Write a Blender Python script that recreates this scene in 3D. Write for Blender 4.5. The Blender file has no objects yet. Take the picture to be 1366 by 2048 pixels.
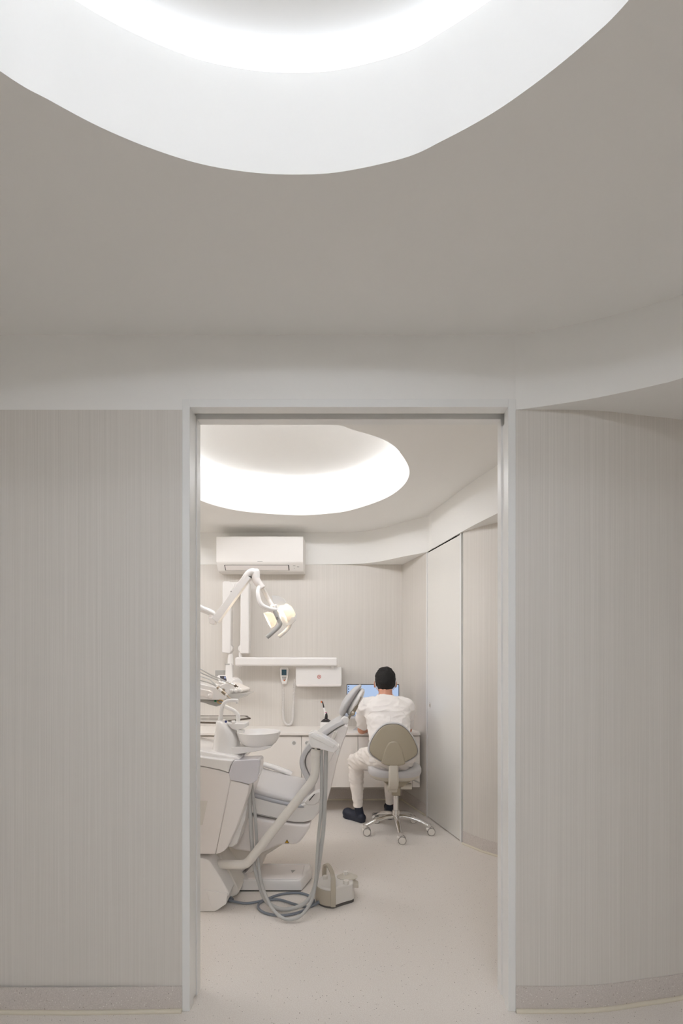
import bpy, bmesh, math, random
from mathutils import Vector, Matrix, Quaternion
from mathutils.bvhtree import BVHTree
random.seed(7)
S = bpy.context.scene
COL = S.collection
# ------------------------------------------------------------------ camera model
FPX, CX, CY, EYE = 967.0, 698.0, 1330.0, 1.25
def P(x, y, Y):
    return Vector(((x-CX)/FPX*Y, Y, EYE-(y-CY)/FPX*Y))
def FL(x, y, z=0.0):
    Y = FPX*(EYE-z)/(y-CY)
    return Vector(((x-CX)/FPX*Y, Y, z))
cam = bpy.data.cameras.new('camera'); co = bpy.data.objects.new('camera', cam); COL.objects.link(co)
co.location = (0, 0, EYE); co.rotation_euler = (math.pi/2, 0, 0)
cam.sensor_fit = 'VERTICAL'; cam.sensor_height = 36; cam.sensor_width = 24
cam.lens = FPX/2048*36; cam.shift_y = (CY-1024)/2048; cam.shift_x = -(CX-683)/2048
cam.clip_start = 0.02; cam.clip_end = 50
S.camera = co
# ------------------------------------------------------------------ materials
def lin(c):
    c = c/255.0
    return c/12.92 if c <= .04045 else ((c+.055)/1.055)**2.4
def rgb(c): return (lin(c[0]), lin(c[1]), lin(c[2]), 1)
def M(name, col, rough=.5, metal=0.0, coat=0.0, bump=0.0, bscale=200, trans=0.0, vary=.03, sheen=0.0):
    m = bpy.data.materials.new(name); m.use_nodes = True
    nt = m.node_tree; b = nt.nodes['Principled BSDF']
    b.inputs['Roughness'].default_value = rough; b.inputs['Metallic'].default_value = metal
    b.inputs['Coat Weight'].default_value = coat; b.inputs['Coat Roughness'].default_value = .08
    if trans: b.inputs['Transmission Weight'].default_value = trans
    if sheen: b.inputs['Sheen Weight'].default_value = sheen
    tc = nt.nodes.new('ShaderNodeTexCoord')
    n = nt.nodes.new('ShaderNodeTexNoise'); n.inputs['Scale'].default_value = bscale; n.inputs['Detail'].default_value = 3
    nt.links.new(tc.outputs['Object'], n.inputs['Vector'])
    mix = nt.nodes.new('ShaderNodeMix'); mix.data_type = 'RGBA'
    c = rgb(col)
    mix.inputs[6].default_value = tuple(min(1, v*(1-vary)) for v in c[:3])+(1,)
    mix.inputs[7].default_value = tuple(min(1, v*(1+vary)) for v in c[:3])+(1,)
    nt.links.new(n.outputs['Fac'], mix.inputs[0]); nt.links.new(mix.outputs[2], b.inputs['Base Color'])
    if bump:
        bp = nt.nodes.new('ShaderNodeBump'); bp.inputs['Strength'].default_value = bump; bp.inputs['Distance'].default_value = .002
        nt.links.new(n.outputs['Fac'], bp.inputs['Height']); nt.links.new(bp.outputs[0], b.inputs['Normal'])
    return m
def emit(name, col, s):
    m = bpy.data.materials.new(name); m.use_nodes = True; nt = m.node_tree
    nt.nodes.remove(nt.nodes['Principled BSDF'])
    e = nt.nodes.new('ShaderNodeEmission'); e.inputs[0].default_value = tuple(col)+(1,); e.inputs[1].default_value = s
    nt.links.new(e.outputs[0], nt.nodes['Material Output'].inputs[0])
    return m
def ramp(nt, stops):
    r = nt.nodes.new('ShaderNodeValToRGB'); el = r.color_ramp.elements
    while len(el) < len(stops): el.new(.5)
    for e, (p, c) in zip(el, stops): e.position = p; e.color = c if len(c) == 4 else tuple(c)+(1,)
    return r
def vinyl_wall():
    m = bpy.data.materials.new('striated_wall_vinyl'); m.use_nodes = True; nt = m.node_tree; L = nt.links
    b = nt.nodes['Principled BSDF']; b.inputs['Roughness'].default_value = .42
    tc = nt.nodes.new('ShaderNodeTexCoord')
    def stretched(sx, sz, det):
        mp = nt.nodes.new('ShaderNodeMapping'); mp.inputs['Scale'].default_value = (sx, sx, sz)
        n = nt.nodes.new('ShaderNodeTexNoise'); n.inputs['Scale'].default_value = 1; n.inputs['Detail'].default_value = det; n.inputs['Roughness'].default_value = .65
        L.new(tc.outputs['Object'], mp.inputs[0]); L.new(mp.outputs[0], n.inputs['Vector']); return n
    n1 = stretched(420, 1.1, 2); n2 = stretched(170, .3, 2); n3 = stretched(900, 3, 1)
    a = nt.nodes.new('ShaderNodeMath'); a.operation = 'ADD'; L.new(n1.outputs[0], a.inputs[0]); L.new(n2.outputs[0], a.inputs[1])
    a2 = nt.nodes.new('ShaderNodeMath'); a2.operation = 'ADD'; L.new(a.outputs[0], a2.inputs[0]); L.new(n3.outputs[0], a2.inputs[1])
    a3 = nt.nodes.new('ShaderNodeMath'); a3.operation = 'DIVIDE'; a3.inputs[1].default_value = 3; L.new(a2.outputs[0], a3.inputs[0])
    r = ramp(nt, [(.36, rgb(WALL_A)), (.5, rgb(WALL_B)), (.64, rgb(WALL_C))])
    L.new(a3.outputs[0], r.inputs[0]); L.new(r.outputs[0], b.inputs['Base Color'])
    bp = nt.nodes.new('ShaderNodeBump'); bp.inputs['Strength'].default_value = .25; bp.inputs['Distance'].default_value = .001
    L.new(a3.outputs[0], bp.inputs['Height']); L.new(bp.outputs[0], b.inputs['Normal'])
    return m
def terrazzo(name, base, dark, light):
    m = bpy.data.materials.new(name); m.use_nodes = True; nt = m.node_tree; L = nt.links
    b = nt.nodes['Principled BSDF']; b.inputs['Roughness'].default_value = .38
    tc = nt.nodes.new('ShaderNodeTexCoord')
    n = nt.nodes.new('ShaderNodeTexNoise'); n.inputs['Scale'].default_value = 260; n.inputs['Detail'].default_value = 3
    L.new(tc.outputs['Object'], n.inputs['Vector'])
    r = ramp(nt, [(.3, rgb(dark)), (.5, rgb(base)), (.72, rgb(light))]); L.new(n.outputs[0], r.inputs[0])
    col = r.outputs[0]
    for sc, thr, sel, c in ((130, .20, .92, (136, 124, 114)), (60, .095, .93, (92, 80, 72)), (170, .3, .9, (240, 236, 230))):
        v = nt.nodes.new('ShaderNodeTexVoronoi'); v.inputs['Scale'].default_value = sc
        L.new(tc.outputs['Object'], v.inputs['Vector'])
        lt = nt.nodes.new('ShaderNodeMath'); lt.operation = 'LESS_THAN'; lt.inputs[1].default_value = thr; L.new(v.outputs['Distance'], lt.inputs[0])
        sp = nt.nodes.new('ShaderNodeSeparateColor'); L.new(v.outputs['Color'], sp.inputs[0])
        gt = nt.nodes.new('ShaderNodeMath'); gt.operation = 'GREATER_THAN'; gt.inputs[1].default_value = sel; L.new(sp.outputs[0], gt.inputs[0])
        mu = nt.nodes.new('ShaderNodeMath'); mu.operation = 'MULTIPLY'; L.new(lt.outputs[0], mu.inputs[0]); L.new(gt.outputs[0], mu.inputs[1])
        mx = nt.nodes.new('ShaderNodeMix'); mx.data_type = 'RGBA'; mx.inputs[7].default_value = rgb(c)
        L.new(mu.outputs[0], mx.inputs[0]); L.new(col, mx.inputs[6]); col = mx.outputs[2]
    L.new(col, b.inputs['Base Color'])
    return m
WALL_A, WALL_B, WALL_C = (214, 209, 202), (221, 216, 209), (228, 223, 217)
LED_HALL, LED_HALL_N, LED_ROOM, LED_ROOM_N, LED_HALL_FILL, LED_ROOM_FILL = 4.2, 22, 6, 60, 55, 56
m_wall = vinyl_wall()
m_floor = terrazzo('speckled_vinyl_floor', (235, 228, 221), (224, 216, 209), (241, 236, 230))
m_base = terrazzo('speckled_vinyl_skirting', (212, 204, 198), (201, 193, 187), (221, 214, 208))
m_ceil = M('white_plaster', (245, 244, 241), .9, bump=.03, bscale=120, vary=.005)
m_frame = M('satin_painted_frame', (240, 240, 238), .28, bump=.01, vary=.005)
m_bead = M('cream_sealant', (226, 218, 200), .5)
m_white = M('glossy_white_plastic', (243, 240, 237), .22, coat=.25, vary=.006, bscale=40)
m_whitem = M('matt_white_laminate', (241, 236, 230), .42, vary=.006, bscale=60)
m_door = M('white_door_lacquer', (238, 236, 231), .35, vary=.005, bscale=40)
m_shell = M('off_white_shell', (242, 236, 232), .3, coat=.15, vary=.008, bscale=40)
m_grey = M('pale_grey_vinyl', (202, 200, 200), .38, bump=.06, bscale=900, vary=.02)
m_seat = M('light_grey_vinyl', (217, 214, 213), .38, bump=.06, bscale=900, vary=.02)
m_greyd = M('mid_grey_vinyl', (176, 176, 180), .3, bump=.06, bscale=900, vary=.02)
m_cover = M('smoky_translucent_plastic', (216, 213, 217), .14, coat=.5, vary=.02)
m_hose = M('pale_grey_hose', (186, 185, 182), .42, vary=.02)
m_cable = M('slate_grey_cable', (128, 134, 143), .45)
m_chrome = M('polished_chrome', (226, 224, 222), .09, metal=1, vary=.01)
m_steel = M('brushed_steel', (158, 146, 130), .3, metal=1, vary=.03)
m_dsteel = M('dark_steel', (112, 102, 92), .38, metal=.7, vary=.03)
m_tan = M('taupe_plastic', (172, 162, 142), .42, bump=.05, bscale=700, vary=.015)
m_tan2 = M('light_taupe_plastic', (204, 197, 184), .42, vary=.015)
m_cream = M('cream_plastic', (228, 223, 215), .4, vary=.015)
m_pedal = M('pale_pedal_plastic', (222, 218, 212), .42, vary=.015)
m_pedal2 = M('taupe_pedal_plastic', (184, 175, 159), .45, vary=.015)
m_dark = M('near_black_plastic', (36, 34, 34), .4)
m_rub = M('grey_rubber', (96, 92, 88), .6)
m_navy = M('navy_rubber', (27, 33, 50), .5, bump=.05, bscale=500)
m_skin = M('skin', (205, 148, 122), .5, vary=.05, bscale=60)
m_hair = M('black_hair', (17, 14, 13), .75, bump=.7, bscale=220, vary=.35)
m_shirt = M('white_cotton_top', (240, 235, 231), .85, bump=.12, bscale=600, vary=.01, sheen=.2)
m_trous = M('white_cotton_trousers', (238, 231, 224), .85, bump=.12, bscale=600, vary=.01, sheen=.2)
m_orange = M('orange_silicone', (214, 110, 50), .4)
m_pink = M('magenta_plastic', (190, 80, 130), .4)
m_red = M('red_print', (196, 70, 52), .5)
m_yel = M('yellow_print', (220, 170, 30), .5)
m_green = M('green_plastic', (28, 112, 66), .45)
m_blue = M('blue_print', (60, 70, 130), .5)
m_ltgrey = M('mid_grey_plastic', (176, 174, 170), .4)
m_lcd = M('dark_blue_display', (44, 84, 104), .15, coat=.4)
m_led = emit('cove_led_hall', (.86, .913, 1), LED_HALL)
m_led2 = emit('cove_led_room', (.95, .96, 1), LED_ROOM)
m_ledn = emit('cove_led_hall_near', (.86, .913, 1), LED_HALL_N)
m_led2n = emit('cove_led_room_near', (.95, .96, 1), LED_ROOM_N)
m_fill_hall = emit('added_fill_led_hall', (.86, .913, 1), LED_HALL_FILL)  # strong fill emission for the added hall recess
m_fill_room = emit('added_fill_led_room', (.95, .96, 1), LED_ROOM_FILL)  # fill emission for the added recess in the treatment room
m_bulb = emit('warm_halogen_bulb', (1, .80, .56), 240)
m_ac = M('satin_white_casing', (243, 240, 236), .5, vary=.005)
m_screen = emit('lit_screen', (.47, .60, .84), .95)
m_task = emit('lit_taskbar', (.36, .52, .80), .9)
m_icon = emit('lit_icon', (.16, .22, .36), .7)
m_mini = emit('lit_small_screen', (.12, .11, .12), .8)
m_minib = emit('lit_small_screen_mark', (.55, .62, .9), .9)
def translucent(name, col, mixf=.5):
    m = bpy.data.materials.new(name); m.use_nodes = True; nt = m.node_tree; L = nt.links
    b = nt.nodes['Principled BSDF']; b.inputs['Base Color'].default_value = rgb(col); b.inputs['Roughness'].default_value = .15
    t = nt.nodes.new('ShaderNodeBsdfTranslucent'); t.inputs[0].default_value = rgb(col)
    mx = nt.nodes.new('ShaderNodeMixShader'); mx.inputs[0].default_value = mixf
    L.new(b.outputs[0], mx.inputs[1]); L.new(t.outputs[0], mx.inputs[2]); L.new(mx.outputs[0], nt.nodes['Material Output'].inputs[0])
    return m
def clear(name, col, mixf=.6):
    m = bpy.data.materials.new(name); m.use_nodes = True; nt = m.node_tree; L = nt.links
    b = nt.nodes['Principled BSDF']; b.inputs['Base Color'].default_value = rgb(col); b.inputs['Roughness'].default_value = .08
    t = nt.nodes.new('ShaderNodeBsdfTransparent'); t.inputs[0].default_value = rgb((250, 250, 250))
    mx = nt.nodes.new('ShaderNodeMixShader'); mx.inputs[0].default_value = mixf
    L.new(b.outputs[0], mx.inputs[1]); L.new(t.outputs[0], mx.inputs[2]); L.new(mx.outputs[0], nt.nodes['Material Output'].inputs[0])
    return m
m_refl = translucent('frosted_reflector', (250, 247, 242), .5)
m_clear = clear('clear_polycarbonate', (236, 236, 236), .45)
m_silic = clear('clear_silicone_mat', (228, 226, 222), .35)
# ------------------------------------------------------------------ object helpers
BASE = {}
def mesh_obj(name, bm, mat, parent=None, base=None, ang=38, flat=False):
    b = BASE[parent.name] if parent else Vector(base) if base is not None else Vector((0, 0, 0))
    bmesh.ops.recalc_face_normals(bm, faces=bm.faces)
    bmesh.ops.translate(bm, verts=bm.verts, vec=-b)
    me = bpy.data.meshes.new(name); bm.to_mesh(me); bm.free()
    o = bpy.data.objects.new(name, me); COL.objects.link(o)
    for mm in (mat if isinstance(mat, (list, tuple)) else [mat]): me.materials.append(mm)
    if not flat:
        me.shade_smooth(); me.set_sharp_from_angle(angle=math.radians(ang))
        if len(me.vertices) < 6000: wn = o.modifiers.new('even_normals', 'WEIGHTED_NORMAL'); wn.keep_sharp = True; wn.weight = 80
    BASE[o.name] = b
    if parent: o.parent = parent
    else: o.location = b
    return o
def tag(o, label, cat, group=None, kind=None):
    o['label'] = label; o['category'] = cat
    if group: o['group'] = group
    if kind: o['kind'] = kind
    return o
def thing(name, label, cat, base, group=None, kind=None):
    o = bpy.data.objects.new(name, None); COL.objects.link(o); o.location = base; o.empty_display_size = .05
    BASE[o.name] = Vector(base)
    return tag(o, label, cat, group, kind)
def struct(name, bm, mat, label, cat, base=(0, 0, 0), ang=38):
    return tag(mesh_obj(name, bm, mat, None, base, ang), label, cat, kind='structure')
def J(*bms):
    a = bms[0]
    for b in bms[1:]:
        t = bpy.data.meshes.new('tmp'); b.to_mesh(t); b.free(); a.from_mesh(t); bpy.data.meshes.remove(t)
    return a
def bev(bm, w, seg=3, ang=30):
    if w <= 0: return bm
    bmesh.ops.recalc_face_normals(bm, faces=bm.faces)
    ed = [e for e in bm.edges if len(e.link_faces) == 2 and e.calc_face_angle(0) > math.radians(ang)]
    bmesh.ops.bevel(bm, geom=ed, offset=w, segments=seg, profile=.5, affect='EDGES', clamp_overlap=True)
    return bm
def box(x0, x1, y0, y1, z0, z1, w=0, seg=3):
    bm = bmesh.new(); bmesh.ops.create_cube(bm, size=1)
    for v in bm.verts:
        v.co = Vector((x0+(x1-x0)*(v.co.x+.5), y0+(y1-y0)*(v.co.y+.5), z0+(z1-z0)*(v.co.z+.5)))
    return bev(bm, w, seg)
def obox(c, ax, ay, az, w=0, seg=3):
    """oriented box: centre, three half-axis vectors"""
    bm = bmesh.new(); bmesh.ops.create_cube(bm, size=2)
    for v in bm.verts:
        v.co = Vector(c)+Vector(ax)*v.co.x+Vector(ay)*v.co.y+Vector(az)*v.co.z
    return bev(bm, w, seg)
def prism(pts, vec, w=0, seg=3, scale=1.0):
    bm = bmesh.new(); vec = Vector(vec); n = len(pts)
    c = sum((Vector(p) for p in pts), Vector())/n
    a = [bm.verts.new(p) for p in pts]; b = [bm.verts.new(c+(Vector(p)-c)*scale+vec) for p in pts]
    bm.faces.new(a); bm.faces.new(b[::-1])
    for i in range(n): bm.faces.new((a[i], b[i], b[(i+1) % n], a[(i+1) % n]))
    return bev(bm, w, seg)
def pxprism(px, Y0, Y1, w=0, seg=3, smooth=0, scale=1.0):
    pts = [P(x, y, Y0) for x, y in px]
    if smooth: pts = catmull(pts, smooth, True)
    return prism(pts, (0, Y1-Y0, 0), w, seg, scale)
def catmull(pts, n=8, closed=False):
    pts = [Vector(p) for p in pts]; out = []; m = len(pts)
    for i in range(m if closed else m-1):
        g = (lambda k: pts[k % m]) if closed else (lambda k: pts[max(0, min(m-1, k))])
        p0, p1, p2, p3 = g(i-1), g(i), g(i+1), g(i+2)
        for k in range(n):
            t = k/n
            out.append(.5*((2*p1)+(-p0+p2)*t+(2*p0-5*p1+4*p2-p3)*t*t+(-p0+3*p1-3*p2+p3)*t**3))
    if not closed: out.append(pts[-1])
    return out
def rings(rs, cap=True, closed=False):
    bm = bmesh.new(); V = [[bm.verts.new(p) for p in r] for r in rs]; n = len(V[0])
    for a, b in (zip(V, V[1:]+V[:1]) if closed else zip(V, V[1:])):
        for i in range(n): bm.faces.new((a[i], a[(i+1) % n], b[(i+1) % n], b[i]))
    if cap and not closed: bm.faces.new(V[0][::-1]); bm.faces.new(V[-1])
    return bm
def tube(pts, r, seg=12, cap=True, closed=False, sx=1.0, sy=1.0, up=(0, 0, 1), ph=0):
    pts = [Vector(p) for p in pts]; m = len(pts)
    R = r if isinstance(r, (list, tuple)) else [r]*m
    if len(R) != m: R = [R[0]+(R[-1]-R[0])*0 + _lerp_list(R, i/(m-1)) - R[0] for i in range(m)]
    rs = []; T0 = None; N = None
    for i, p in enumerate(pts):
        a, b = (pts[(i-1) % m], pts[(i+1) % m]) if closed else (pts[max(0, i-1)], pts[min(m-1, i+1)])
        T = (b-a).normalized()
        if N is None:
            u = Vector(up)
            if abs(u.dot(T)) > .95: u = Vector((1, 0, 0))
            N = (u-T*u.dot(T)).normalized()
        else:
            N = T0.rotation_difference(T) @ N; N = (N-T*N.dot(T)).normalized()
        T0 = T; B = T.cross(N)
        rs.append([p+R[i]*(math.cos(t)*N*sx+math.sin(t)*B*sy) for t in [ph+2*math.pi*k/seg for k in range(seg)]])
    return rings(rs, cap, closed)
def _lerp_list(R, t):
    f = t*(len(R)-1); i = min(int(f), len(R)-2); return R[i]+(R[i+1]-R[i])*(f-i)
def stube(pts, r, n=8, seg=12, **k):
    return tube(catmull(pts, n), r if not isinstance(r, (list, tuple)) else [_lerp_list(r, i/(n*(len(pts)-1))) for i in range(n*(len(pts)-1)+1)], seg, **k)
def lathe(prof, c, axis=(0, 0, 1), seg=40, sx=1, sy=1, xdir=None):
    ax = Vector(axis).normalized(); u = Vector(xdir) if xdir else (Vector((1, 0, 0)) if abs(ax.x) < .9 else Vector((0, 0, 1)))
    u = (u-ax*u.dot(ax)).normalized(); v = ax.cross(u); c = Vector(c)
    bm = bmesh.new(); V = []
    for r, h in prof:
        if r < 1e-6: V.append([bm.verts.new(c+ax*h)])
        else: V.append([bm.verts.new(c+ax*h+r*(math.cos(2*math.pi*k/seg)*u*sx+math.sin(2*math.pi*k/seg)*v*sy)) for k in range(seg)])
    for a, b in zip(V, V[1:]):
        for i in range(seg):
            j = (i+1) % seg
            if len(a) == 1 and len(b) == 1: continue
            if len(a) == 1: bm.faces.new((a[0], b[i], b[j]))
            elif len(b) == 1: bm.faces.new((a[i], b[0], a[j]))
            else: bm.faces.new((a[i], a[j], b[j], b[i]))
    for e in (V[0], V[-1]):
        if len(e) > 1: bm.faces.new(e)
    return bm
def cyl(p0, p1, r, seg=24, w=0, r2=None):
    p0, p1 = Vector(p0), Vector(p1); h = (p1-p0).length; r2 = r if r2 is None else r2
    w = min(w, r*.9, h*.45)
    pr = [(0, 0), (r-w, 0), (r-w*.3, w*.3), (r, w), (r2, h-w), (r2-w*.3, h-w*.3), (r2-w, h), (0, h)] if w else [(0, 0), (r, 0), (r2, h), (0, h)]
    return lathe(pr, p0, p1-p0, seg)
def ell(c, r, rot=None, u=24, v=16):
    bm = bmesh.new(); bmesh.ops.create_uvsphere(bm, u_segments=u, v_segments=v, radius=1)
    R = Matrix.Identity(3) if rot is None else rot
    for q in bm.verts: q.co = Vector(c)+R @ Vector((q.co.x*r[0], q.co.y*r[1], q.co.z*r[2]))
    return bm
def capsule(p0, r0, p1, r1, seg=18, sx=1, sy=1, up=(0, 0, 1)):
    p0, p1 = Vector(p0), Vector(p1); d = (p1-p0).normalized(); L = (p1-p0).length
    pts, rr = [], []
    for k in range(5): a = -math.pi/2+math.pi/2*k/5; pts.append(p0+d*r0*math.sin(a)); rr.append(max(.001, r0*math.cos(a)))
    for k in range(5): pts.append(p0+d*L*k/4); rr.append(r0+(r1-r0)*k/4)
    for k in range(1, 6): a = math.pi/2*k/5; pts.append(p1+d*r1*math.sin(a)); rr.append(max(.001, r1*math.cos(a)))
    return tube(pts, rr, seg, sx=sx, sy=sy, up=up)
def fused(bm, vox, it=6, fac=.5):
    """one continuous skin over overlapping shapes"""
    bmesh.ops.recalc_face_normals(bm, faces=bm.faces)
    me = bpy.data.meshes.new('tmp'); bm.to_mesh(me); bm.free()
    o = bpy.data.objects.new('tmp', me); COL.objects.link(o)
    r = o.modifiers.new('r', 'REMESH'); r.mode = 'VOXEL'; r.voxel_size = vox
    s = o.modifiers.new('s', 'SMOOTH'); s.iterations = it; s.factor = fac
    dg = bpy.context.evaluated_depsgraph_get(); dg.update()
    out = bmesh.new(); t = bpy.data.meshes.new_from_object(o.evaluated_get(dg)); out.from_mesh(t)
    bpy.data.objects.remove(o); bpy.data.meshes.remove(me); bpy.data.meshes.remove(t)
    return out
def wrinkle(bm, fn):
    bm.normal_update()
    D = [(v, v.normal*fn(v.co)) for v in bm.verts]
    for v, d in D: v.co += d
    return bm
from mathutils import noise as NZ
def ribbon(pts, z0, z1):
    bm = bmesh.new()
    a = [bm.verts.new((p[0], p[1], z0)) for p in pts]; b = [bm.verts.new((p[0], p[1], z1)) for p in pts]
    for i in range(len(pts)-1): bm.faces.new((a[i], a[i+1], b[i+1], b[i]))
    return bm
def flatpoly(pts, z, up=True):
    bm = bmesh.new(); bm.faces.new([bm.verts.new((p[0], p[1], z)) for p in pts]); return bm
def offset(pts, d, closed=False):
    out = []; m = len(pts)
    for i in range(m):
        a, b = (pts[(i-1) % m], pts[(i+1) % m]) if closed else (pts[max(0, i-1)], pts[min(m-1, i+1)])
        t = Vector((b[0]-a[0], b[1]-a[1])).normalized()
        out.append(Vector((pts[i][0]+t.y*d, pts[i][1]-t.x*d, 0)))
    return out
# ------------------------------------------------------------------ setting
Y0, Y1 = 1.747, 1.868             # door wall, hall face and room face
XI, XO = .5745, .602              # door opening and outer edge of its frame
ZS, ZH, ZR = 2.172, 2.442, 2.475  # soffit, hall ceiling, room ceiling
YB = 4.477                        # back wall of the room
struct('floor', box(-3.6, 2.9, -2.9, 4.7, -.05, 0), m_floor, 'pale beige speckled sheet vinyl floor running through the doorway', 'floor')
hall_curve = [(XO, Y0), (.795, Y0), (.936, 1.758), (1.09, 1.787), (1.256, 1.820), (1.5, 1.89), (1.9, 2.03), (2.5, 2.3)]
hall_curve = [Vector((a, b, 0)) for a, b in hall_curve]; hc = catmull(hall_curve, 8)
def band(curve, z0, z1, t):
    """solid wall along a plan curve, t metres thick away from the viewer"""
    return prism([Vector((p.x, p.y, z0)) for p in curve]+[Vector((p.x, p.y+t, z0)) for p in reversed(curve)], (0, 0, z1-z0))
struct('wall_front_left', box(-2.5, -XO, Y0, 1.86, 0, ZS), m_wall, 'greige striated wall to the left of the doorway', 'wall')
struct('wall_front_right', band(hc, 0, ZS, .035), m_wall, 'greige striated wall curving away to the right of the doorway', 'wall')
struct('wall_hall_left', box(-2.6, -2.5, -2.8, Y0, 0, ZH), m_wall, 'greige side wall of the hall', 'wall')
struct('wall_hall_right', box(2.5, 2.6, -2.8, 2.4, 0, ZH), m_wall, 'greige wall on the other side of the hall', 'wall')
struct('wall_hall_back', box(-2.6, 2.6, -2.8, -2.7, 0, ZH), m_wall, 'greige wall at the end of the hall', 'wall')
# plaster fascia of the hall: flush over the door wall, then swinging towards the viewer with a soffit behind it
fas = [(-2.5, Y0), (-1.2, Y0), (0, Y0), (XO, Y0), (.727, 1.712), (.84, 1.674), (.942, 1.628), (1.017, 1.589), (1.072, 1.552), (1.24, 1.39), (1.40, 1.08), (1.47, .6), (1.46, 0), (1.36, -.8), (1.25, -1.8), (1.25, -2.7)]
f1 = [Vector((a, b, 0)) for a, b in fas]
fc = catmull(f1[:4], 4)[:-1]+catmull([Vector((XO-.12, Y0+.012, 0))]+f1[3:], 8)[8:]
kl = [i for i, p in enumerate(fc) if p.x <= -1.2][-1]
xl = [p for p in fc if p.x <= -XO]+[Vector((-XO, Y0, 0))]; xm = [Vector((-XO, Y0, 0)), Vector((0, Y0, 0)), Vector((XO, Y0, 0))]; xr = [p for p in fc[[i for i, p in enumerate(fc) if p.x > XO-.002][0]:]]
xr[0] = Vector((XO, Y0, 0))
fz = J(ribbon(xl, ZS, ZH), ribbon(xm, 2.195, ZH), ribbon(xr, ZS, ZH))
k0 = [i for i, p in enumerate(fc) if p.x >= XO-.001 and p.y > 1.7][0]
sof = [p for p in fc[k0:]]+[Vector((2.5, -2.7, 0)), Vector((2.5, 2.3, 0))]+[p for p in reversed(hc)]
ss = flatpoly(sof[:-1], ZS)
struct('trim_1', J(fz, ss), m_ceil, 'smooth white plaster fascia above the doorway sweeping out to the right', 'ceiling fascia')
def recess(name, rect, loops, z0, zr, zc, ledge, mat, label):
    bm = bmesh.new(); x0, x1, y0, y1 = rect
    o = [bm.verts.new((a, b, z0)) for a, b in ((x0, y0), (x1, y0), (x1, y1), (x0, y1))]
    ed = [bm.edges.new((o[i], o[(i+1) % 4])) for i in range(4)]; sgs = []
    for loop in loops:
        n = len(loop); area = sum(loop[i].x*loop[(i+1) % n].y-loop[(i+1) % n].x*loop[i].y for i in range(n))
        sg = 1 if area > 0 else -1; sgs.append(sg)
        out = offset(loop, ledge*sg, True)
        L0 = [bm.verts.new((p.x, p.y, z0)) for p in loop]
        ed += [bm.edges.new((L0[i], L0[(i+1) % n])) for i in range(n)]
        L1 = [bm.verts.new((p.x, p.y, zr)) for p in loop]
        L2 = [bm.verts.new((p.x, p.y, zr)) for p in out]; L3 = [bm.verts.new((p.x, p.y, zc)) for p in out]
        for a, b in ((L0, L1), (L1, L2), (L2, L3)):
            for i in range(n): bm.faces.new((a[i], a[(i+1) % n], b[(i+1) % n], b[i]))
        bm.faces.new(L3)
    bmesh.ops.triangle_fill(bm, use_beauty=True, edges=ed)
    struct(name, bm, mat, label, 'ceiling')
    return sgs
def led(name, loop, sg, z, mat, label, ym=None, lean=.03):
    o = thing(name, label, 'light strip', (loop[0].x, loop[0].y, z))
    n = len(loop); v = lambda p, z: Vector((p.x, p.y, z))
    inn, out = offset(loop, .0011*sg, True), offset(loop, .010*sg, True)
    a, b = offset(loop, .0001*sg, True), offset(loop, .0008*sg, True)
    ym = ym or (max(p.y for p in loop)+min(p.y for p in loop))/2
    ha, hb = offset(loop, .001*sg-lean*sg, True), offset(loop, .0015*sg-lean*sg, True)
    hc2 = offset(loop, .003*sg-lean*sg, True)
    k0 = [k for k in range(n) if loop[k].y >= ym > loop[k-1].y][0]
    idx = [(k0+k) % n for k in range(n)]
    far = [k for k in idx if loop[k].y >= ym]; near = [k for k in idx if loop[k].y < ym]
    near = [far[-1]]+near+[far[0]]
    for ks, mm, t0, t1, t2 in ((far, mat[0], a, b, inn), (near, mat[1], ha, hb, hc2)):
        mesh_obj('diffuser', rings([[v(a[k], z+.0002), v(b[k], z+.0002), v(t1[k], z+.001+LEDH), v(t0[k], z+.001+LEDH)] for k in ks]), mm, o)
        mesh_obj('backing_channel', rings([[v(inn[k], z), v(out[k], z), v(out[k], z+LEDH+.002), v(t2[k], z+LEDH+.002)] for k in ks]), m_frame, o)
LEDH = .040
def ceilpt(x, y, dz):
    Y = FPX*dz/(CY-y); return Vector(((x-CX)/FPX*Y, Y, 0))
hall_px = [(0, 142), (100, 201), (200, 254), (300, 296), (400, 327.5), (500, 344.5), (590, 349), (683, 343.5), (808, 316), (883, 282.5), (983, 227.5), (1083, 157.5), (1183, 75), (1258, 0)]
hl = [ceilpt(x, y, ZH-EYE) for x, y in hall_px]+[Vector((a, b, 0)) for a, b in ((.575, .74), (.64, .5), (.58, .2), (.35, -.05), (0, -.155), (-.35, -.14), (-.68, .02), (-.89, .28), (-.94, .55), (-.86, .80))]
hl = catmull(hl, 8, True)
hall_fill_loop = catmull([Vector((.05+1.05*math.cos(t), -1.55+.72*math.sin(t), 0)) for t in [2*math.pi*k/16 for k in range(16)]], 6, True)  # extra recess behind the camera, added out of view to brighten the hall
lp = recess('ceiling_hall', (-2.6, 2.6, -2.8, 2.4), [hl, hall_fill_loop], ZH, 2.69, 2.7304, .011, m_ceil, 'white hall ceiling with a large oval recess lit from its rim')
led('light_strip', hall_fill_loop, lp[1], 2.6905, (m_fill_hall, m_fill_hall), 'added fill light strip along the rim of an extra, unseen oval recess down the hall')
led('light_strip', hl, lp[0], 2.69, (m_led, m_ledn), 'glowing strip along the rim of the big oval recess in the hall ceiling')
room_px = [(402.5, 1001.6), (445, 1015), (491, 1023.4), (550, 1028.6), (606, 1030.6), (655, 1027.5), (700, 1020.9), (766, 999), (805, 973), (819, 942), (799, 903.8), (766, 878.6), (700, 857.7), (671.5, 849.5)]
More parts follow.
